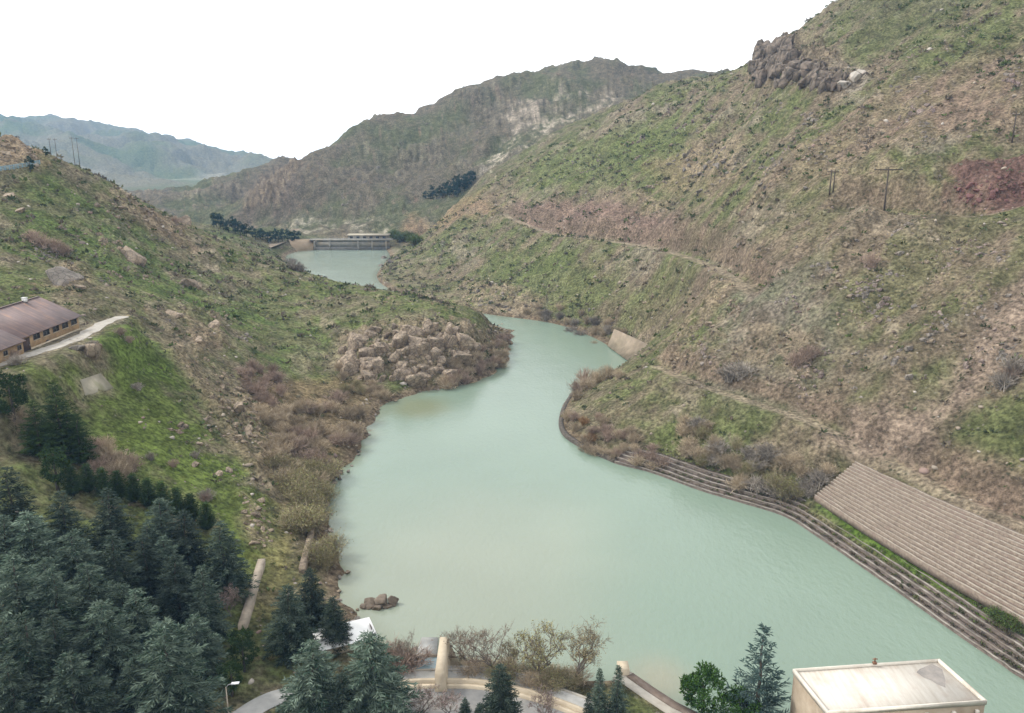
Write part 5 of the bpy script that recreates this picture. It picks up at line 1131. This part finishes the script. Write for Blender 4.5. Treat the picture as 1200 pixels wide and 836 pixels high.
# ------------------------------------------------------------------ works at the foot of the picture
M_conc_old2 = mottled('stained_concrete', (.24, .2, .155), (.36, .31, .245), .8, .9, (.2, .17, .13), .02)
# long low wall and stone retaining wall by the grassy track
def wall_along(name, px, z_off, thick, hgt, m, label, cat='wall'):
    g = ground([a[0] for a in px], [a[1] for a in px], False); g = catmull(g, 4); c = g[len(g) // 2]; q = MB()
    sweep(q, [(a[0] - c[0], a[1] - c[1], a[2] - c[2] + z_off) for a in g], [(-thick / 2, -2), (-thick / 2, hgt), (thick / 2, hgt), (thick / 2, -2)][::-1])
    return tag(q.build(name, m, None, tuple(c)), label, cat)
wall_along('low_wall', [(307, 660), (300, 683), (292, 712), (284, 738)], 0, 1.3, .9, M_conc_old2, 'long low tan concrete wall running down beside the grassy track')
wall_along('retaining_wall', [(366, 615), (364, 632), (359, 652), (354, 672)], 0, 1.2, 1.1, M_rock, 'rough stone retaining wall between the grassy track and the water')
# white-roofed hut
hx, hy, hzz = at_z(404, 742, 5.0); gz = float(height(np.array([hx]), np.array([hy]))[0])
ht = empty('hut', (hx, hy, gz), R(24), 'small hut with a plain white roof at the left waterline behind the spruces', 'hut')
ht.scale = (1.25, 1.25, 1.0); q = MB(); q.box(-3.4, -1.9, -1, 3.4, 1.9, 4.6 - gz); q.build('wall', M_conc_tan, ht); q = MB(); q.hexa([(-3.8, -2.3, 4.6 - gz), (3.8, -2.3, 4.6 - gz), (3.8, 2.3, 4.9 - gz), (-3.8, 2.3, 4.9 - gz)], [(-3.8, -2.3, 4.75 - gz), (3.8, -2.3, 4.75 - gz), (3.8, 2.3, 5.05 - gz), (-3.8, 2.3, 5.05 - gz)])
q.build('roof', mottled('white_roof', (.68, .68, .66), (.8, .8, .78), .6, .6, None, 0), ht); q = MB(); q.box(3.403, -.6, 0, 3.46, .6, 2.1); q.build('door', M_door, ht)
# pier wall
q = MB(); q.hexa([(-11.6, 104.0, -1), (-9.3, 104.0, -1), (-7.9, 113.6, -1), (-11.6, 113.6, -1)], [(-11.45, 104.0, 5.2), (-10.1, 104.0, 5.2), (-10.35, 113, 5.4), (-11.45, 113, 5.4)])
tag(q.build('pier_wall', M_conc_tan), 'tall tan concrete pier wall jutting into the water by the pool', 'wall')
# pool, channel
M_pool = mottled('blue_grey_pool', (.16, .24, .27), (.22, .31, .34), .4, .15, None, .01, .5)
q = MB(); q.add([(-18.6, 106.6, 2.2), (-11.7, 106.6, 2.2), (-11.7, 112.4, 2.2), (-18.6, 112.4, 2.2)], [(0, 1, 2, 3)]); q.build('pool_water', M_pool)['kind'] = 'structure'
bs = empty('pool_basin', (-15, 108.5, 0), 0, 'concrete basin holding the blue-grey pool left of the pier wall', 'basin')
for a in ((-4, 3.803, 3.3, 4.3), (-4, -2.5, 3.3, -1.903)): q = MB(); q.box(a[0], a[1], -1, a[2], a[3], 2.5); q.build('basin_wall', M_conc, bs)
q = MB(); q.box(-4, -1.9, -1, -3.6, 3.8, 2.5); q.build('basin_wall', M_conc, bs)
q = MB(); q.hexa([(-15.6, 112.9, -2), (-12.2, 112.9, -2), (-12.6, 121, -2), (-15.4, 121, -2)], [(-15.6, 112.9, 1.6), (-12.2, 112.9, 1.6), (-12.6, 121, .06), (-15.4, 121, .06)]); tag(q.build('outlet_channel', M_conc_grey), 'sloping grey concrete outlet channel running from the pool into the lake', 'channel')
# curved road with its wall, promenade, railing
cur = np.array([at_z(u, v, 2.0)[:2] for u, v in [(452, 806), (480, 802), (520, 801), (560, 802), (600, 809), (640, 820), (680, 835), (700, 846)]]); cur = catmull(cur, 5); cc = cur[len(cur) // 2]; cr = [(a[0] - cc[0], a[1] - cc[1]) for a in cur]
cw = empty('curved_wall', (cc[0], cc[1], 0), 0, 'pale tan double kerb wall curving along the lakeside road', 'wall')
for k, (o_, zt) in enumerate(((0, 2.75), (-.95, 2.45))):
    q = MB(); sweep(q, cr, [(o_ - .28, -1), (o_ - .28, zt), (o_ + .28, zt), (o_ + .28, -1)]); q.build('kerb', M_conc_tan, cw)
def strip(name, line, o0, o1, z, m, n=4):
    L = np.array(line); V = []; N2 = len(L)
    for i in range(N2):
        d = L[min(i + 1, N2 - 1)] - L[max(i - 1, 0)]; d /= np.linalg.norm(d); nn = np.array((-d[1], d[0]))
        for k in range(n + 1): V.append((*(L[i] + nn * lerp(o0, o1, k / n)), z))
    F = [(i * (n + 1) + k, (i + 1) * (n + 1) + k, (i + 1) * (n + 1) + k + 1, i * (n + 1) + k + 1) for i in range(N2 - 1) for k in range(n)]
    o = put(name, mesh_np(name, V, [np.array(F)], m)); o['kind'] = 'structure'; return o
M_road = mottled('grey_road', (.15, .15, .145), (.23, .225, .215), .35, .9, (.28, .26, .23), .005)
strip('lakeside_road', cur, -1.3, -10, 2.05, M_road, 8); strip('promenade', cur, .32, 2.6, 2.3, M_pave)
q = MB(); sweep(q, cr, [(2.62, -1), (2.62, 2.5), (2.95, 2.5), (2.95, -1)]); tag(q.build('promenade_edge', M_conc, None, (cc[0], cc[1], 0)), 'low pale edging wall between the promenade and the bare trees', 'wall')
rl = empty('railing', (cc[0], cc[1], 0), 0, 'thin grey metal railing along the promenade right of the pier wall', 'railing')
sub = [(x + 0, y) for x, y in cr[8:24]]; rp = []
for i in range(len(sub)):
    d = np.array(sub[min(i + 1, len(sub) - 1)]) - np.array(sub[max(i - 1, 0)]); d /= np.linalg.norm(d); rp.append((sub[i][0] - d[1] * 2.3, sub[i][1] + d[0] * 2.3))
for x, y in rp: q = MB(); q.tube([(x, y, 2.2), (x, y, 3.35)], .035, 6); q.build('post', M_steel, rl)
for z in (2.75, 3.05, 3.35): q = MB(); q.tube([(x, y, z) for x, y in rp], .03, 6); q.build('rail', M_steel, rl)
# quay
qy = empty('quay', (21, 105, 0), 0, 'low quay with a brown walkway on a pale wall at the near shore', 'quay')
ql = [(17.2 - 21, 109.6 - 105), (18.6 - 21, 108.4 - 105), (21.2 - 21, 105 - 105), (24 - 21, 101.6 - 105), (29 - 21, 97.2 - 105)]
q = MB(); sweep(q, ql, [(.25, -3), (.25, 2.0), (-2.6, 2.0), (-2.6, -3)]); q.build('wall', M_conc, qy)
q = MB(); sweep(q, ql[1:], [(.1, 2.003), (.1, 2.12), (-1.3, 2.12), (-1.3, 2.003)]); q.build('walkway', mottled('brown_planks', (.12, .09, .07), (.19, .15, .12), .8, .9, None, .01), qy)
q = MB(); q.box(-4.6, 3.0, -2, -2.9, 5.2, 3.0); q.build('end_block', M_conc_tan, qy)
# flat-roofed hall
M_hroof, nt, b = mat('streaked_pale_roof'); p = obj_pos(nt)
mp = nt.nodes.new('ShaderNodeMapping'); mp.inputs['Scale'].default_value = (1.3, .12, 1); mp.inputs['Rotation'].default_value = (0, 0, R(-6)); nt.links.new(p, mp.inputs['Vector'])
col = ramp(nt, noise_node(nt, 1.2, 5, .65, mp.outputs[0]), (.3, (.47, .42, .355)), (.5, (.56, .52, .455)), (.7, (.63, .595, .535)))
col = mixc(nt, 'MIX', ramp(nt, noise_node(nt, .35, 5, .6, p), (.5, 0), (.75, .5)), col, (.4, .3, .24)); nt.links.new(col, b.inputs['Base Color']); b.inputs['Roughness'].default_value = .9
M_hwall = mottled('tan_render', (.3, .24, .17), (.4, .33, .245), .6, .9, (.27, .2, .14), .01)
rc = [at_z(u, v, 11.0)[:2] for u, v in ((929, 784), (1101, 772), (1157, 821), (969, 834))]
rc = [np.array(a) for a in rc]; c0 = sum(rc) / 4; rc = [a - c0 for a in rc]; A_, B_, C_, D_ = rc
hl = empty('flat_roofed_hall', (c0[0], c0[1], 0), 0, 'large tan hall with a pale streaked flat roof at the water edge', 'building')
def ring(k, z): return [(a[0] * k, a[1] * k, z) for a in (D_, C_, B_, A_)]
q = MB(); q.hexa(ring(.985, -2), ring(.985, 10.3)); q.build('wall', M_hwall, hl)
ro = MB(); ro.hexa(ring(.984, 10.303), ring(.984, 10.6)); roo = ro.build('roof', M_hroof, hl)
M_para = mottled('pale_parapet', (.58, .53, .45), (.72, .67, .58), .7, .85, (.45, .38, .3), 0)
for i in range(4):
    O = ring(1.0, 0); I = ring(.965, 0); j = (i + 1) % 4; q = MB()
    q.hexa([(O[i][0], O[i][1], 10.303), (O[j][0], O[j][1], 10.303), (I[j][0], I[j][1], 10.303), (I[i][0], I[i][1], 10.303)], [(O[i][0], O[i][1], 11.0), (O[j][0], O[j][1], 11.0), (I[j][0], I[j][1], 11.0), (I[i][0], I[i][1], 11.0)]); q.build('parapet', M_para, hl)
st_ = np.array([at_z(u, v, 10.61)[:2] for u, v in ((1078, 784), (1092, 778), (1104, 784), (1108, 797), (1098, 802), (1108, 806), (1092, 798), (1082, 794), (1074, 788))]) - c0
st_ = st_[np.argsort(np.arctan2(st_[:, 1] - st_[:, 1].mean(), st_[:, 0] - st_[:, 0].mean()))]
q = MB(); q.add([(a, b_, 10.606) for a, b_ in st_] + [(float(st_[:, 0].mean()), float(st_[:, 1].mean()), 10.606)], [(i, (i + 1) % 9, 9) for i in range(9)]); q.build('tar_patch', mottled('worn_tar', (.2, .185, .17), (.3, .27, .24), .9, .9, None, 0), roo)
for f in (.08, .28, .46, .63, .8, .95):
    a = lerp(np.array(D_), np.array(C_), f) * .985; q = MB(); q.box(a[0] - .22, a[1] - .35, 9.3, a[0] + .22, a[1] + .1, 9.75); q.build('wall_lamp', M_para, hl)
for f in (.15, .35, .55, .75, .92):
    a = lerp(np.array(D_), np.array(C_), f) * .985; q = MB(); q.box(a[0] - .9, a[1] - .12, 4.5, a[0] + .9, a[1] + .1, 7.5); q.build('window', M_glassdark, hl)
a = lerp(np.array(A_), np.array(B_), .55) * .97; q = MB(); q.box(a[0] - .25, a[1] - .2, 11.003, a[0] + .25, a[1] + .2, 11.3); q.tube([(a[0], a[1], 11.3), (a[0], a[1], 11.9)], .09, 6); q.tube([(a[0] - .35, a[1], 11.75), (a[0] + .35, a[1], 11.75)], .07, 6); q.build('roof_fixture', mottled('rusty_iron', (.14, .07, .04), (.22, .11, .06), 3, .9, None, 0), roo)
# street lamp
x, y, z = stand(264, 799, 8.0)
sl = empty('street_lamp', (x, y, z), 0, 'single-arm street lamp with a white head in front of the spruces', 'street lamp')
q = MB(); q.tube([(0, 0, -.3), (0, 0, 7.2)], [.13, .08], 8); q.build('pole', mottled('buff_pole', (.3, .26, .2), (.38, .33, .26), 3, .7, None, 0), sl)
q = MB(); q.tube([(0, 0, 7.1), (.35, -.1, 7.6), (1.0, -.2, 7.9)], .05, 6); q.build('arm', M_steel, sl)
q = MB(); q.hexa([(.85, -.42, 7.82), (1.9, -.52, 8.02), (1.9, -.08, 8.02), (.85, -.05, 7.82)], [(.85, -.36, 8.0), (1.85, -.46, 8.14), (1.85, -.14, 8.14), (.85, -.1, 8.0)]); q.build('lamp_head', mottled('white_lamp', (.75, .76, .78), (.85, .86, .88), 3, .4, None, 0), sl)

# ------------------------------------------------------------------ air
M_air = bpy.data.materials.new('valley_air'); M_air.use_nodes = True; nt = M_air.node_tree; nt.nodes.clear()
o_ = nt.nodes.new('ShaderNodeOutputMaterial'); pv = nt.nodes.new('ShaderNodeVolumePrincipled'); nt.links.new(pv.outputs[0], o_.inputs['Volume'])
pv.inputs['Color'].default_value = (.32, .6, 1, 1); pv.inputs['Density'].default_value = 1.0e-4; pv.inputs['Anisotropy'].default_value = 0
q = MB(); q.box(-7800, -40, -150, 7800, 7700, 275); hzo = q.build('haze', M_air); hzo['kind'] = 'stuff'; hzo['label'] = 'thin bluish air filling the valley'
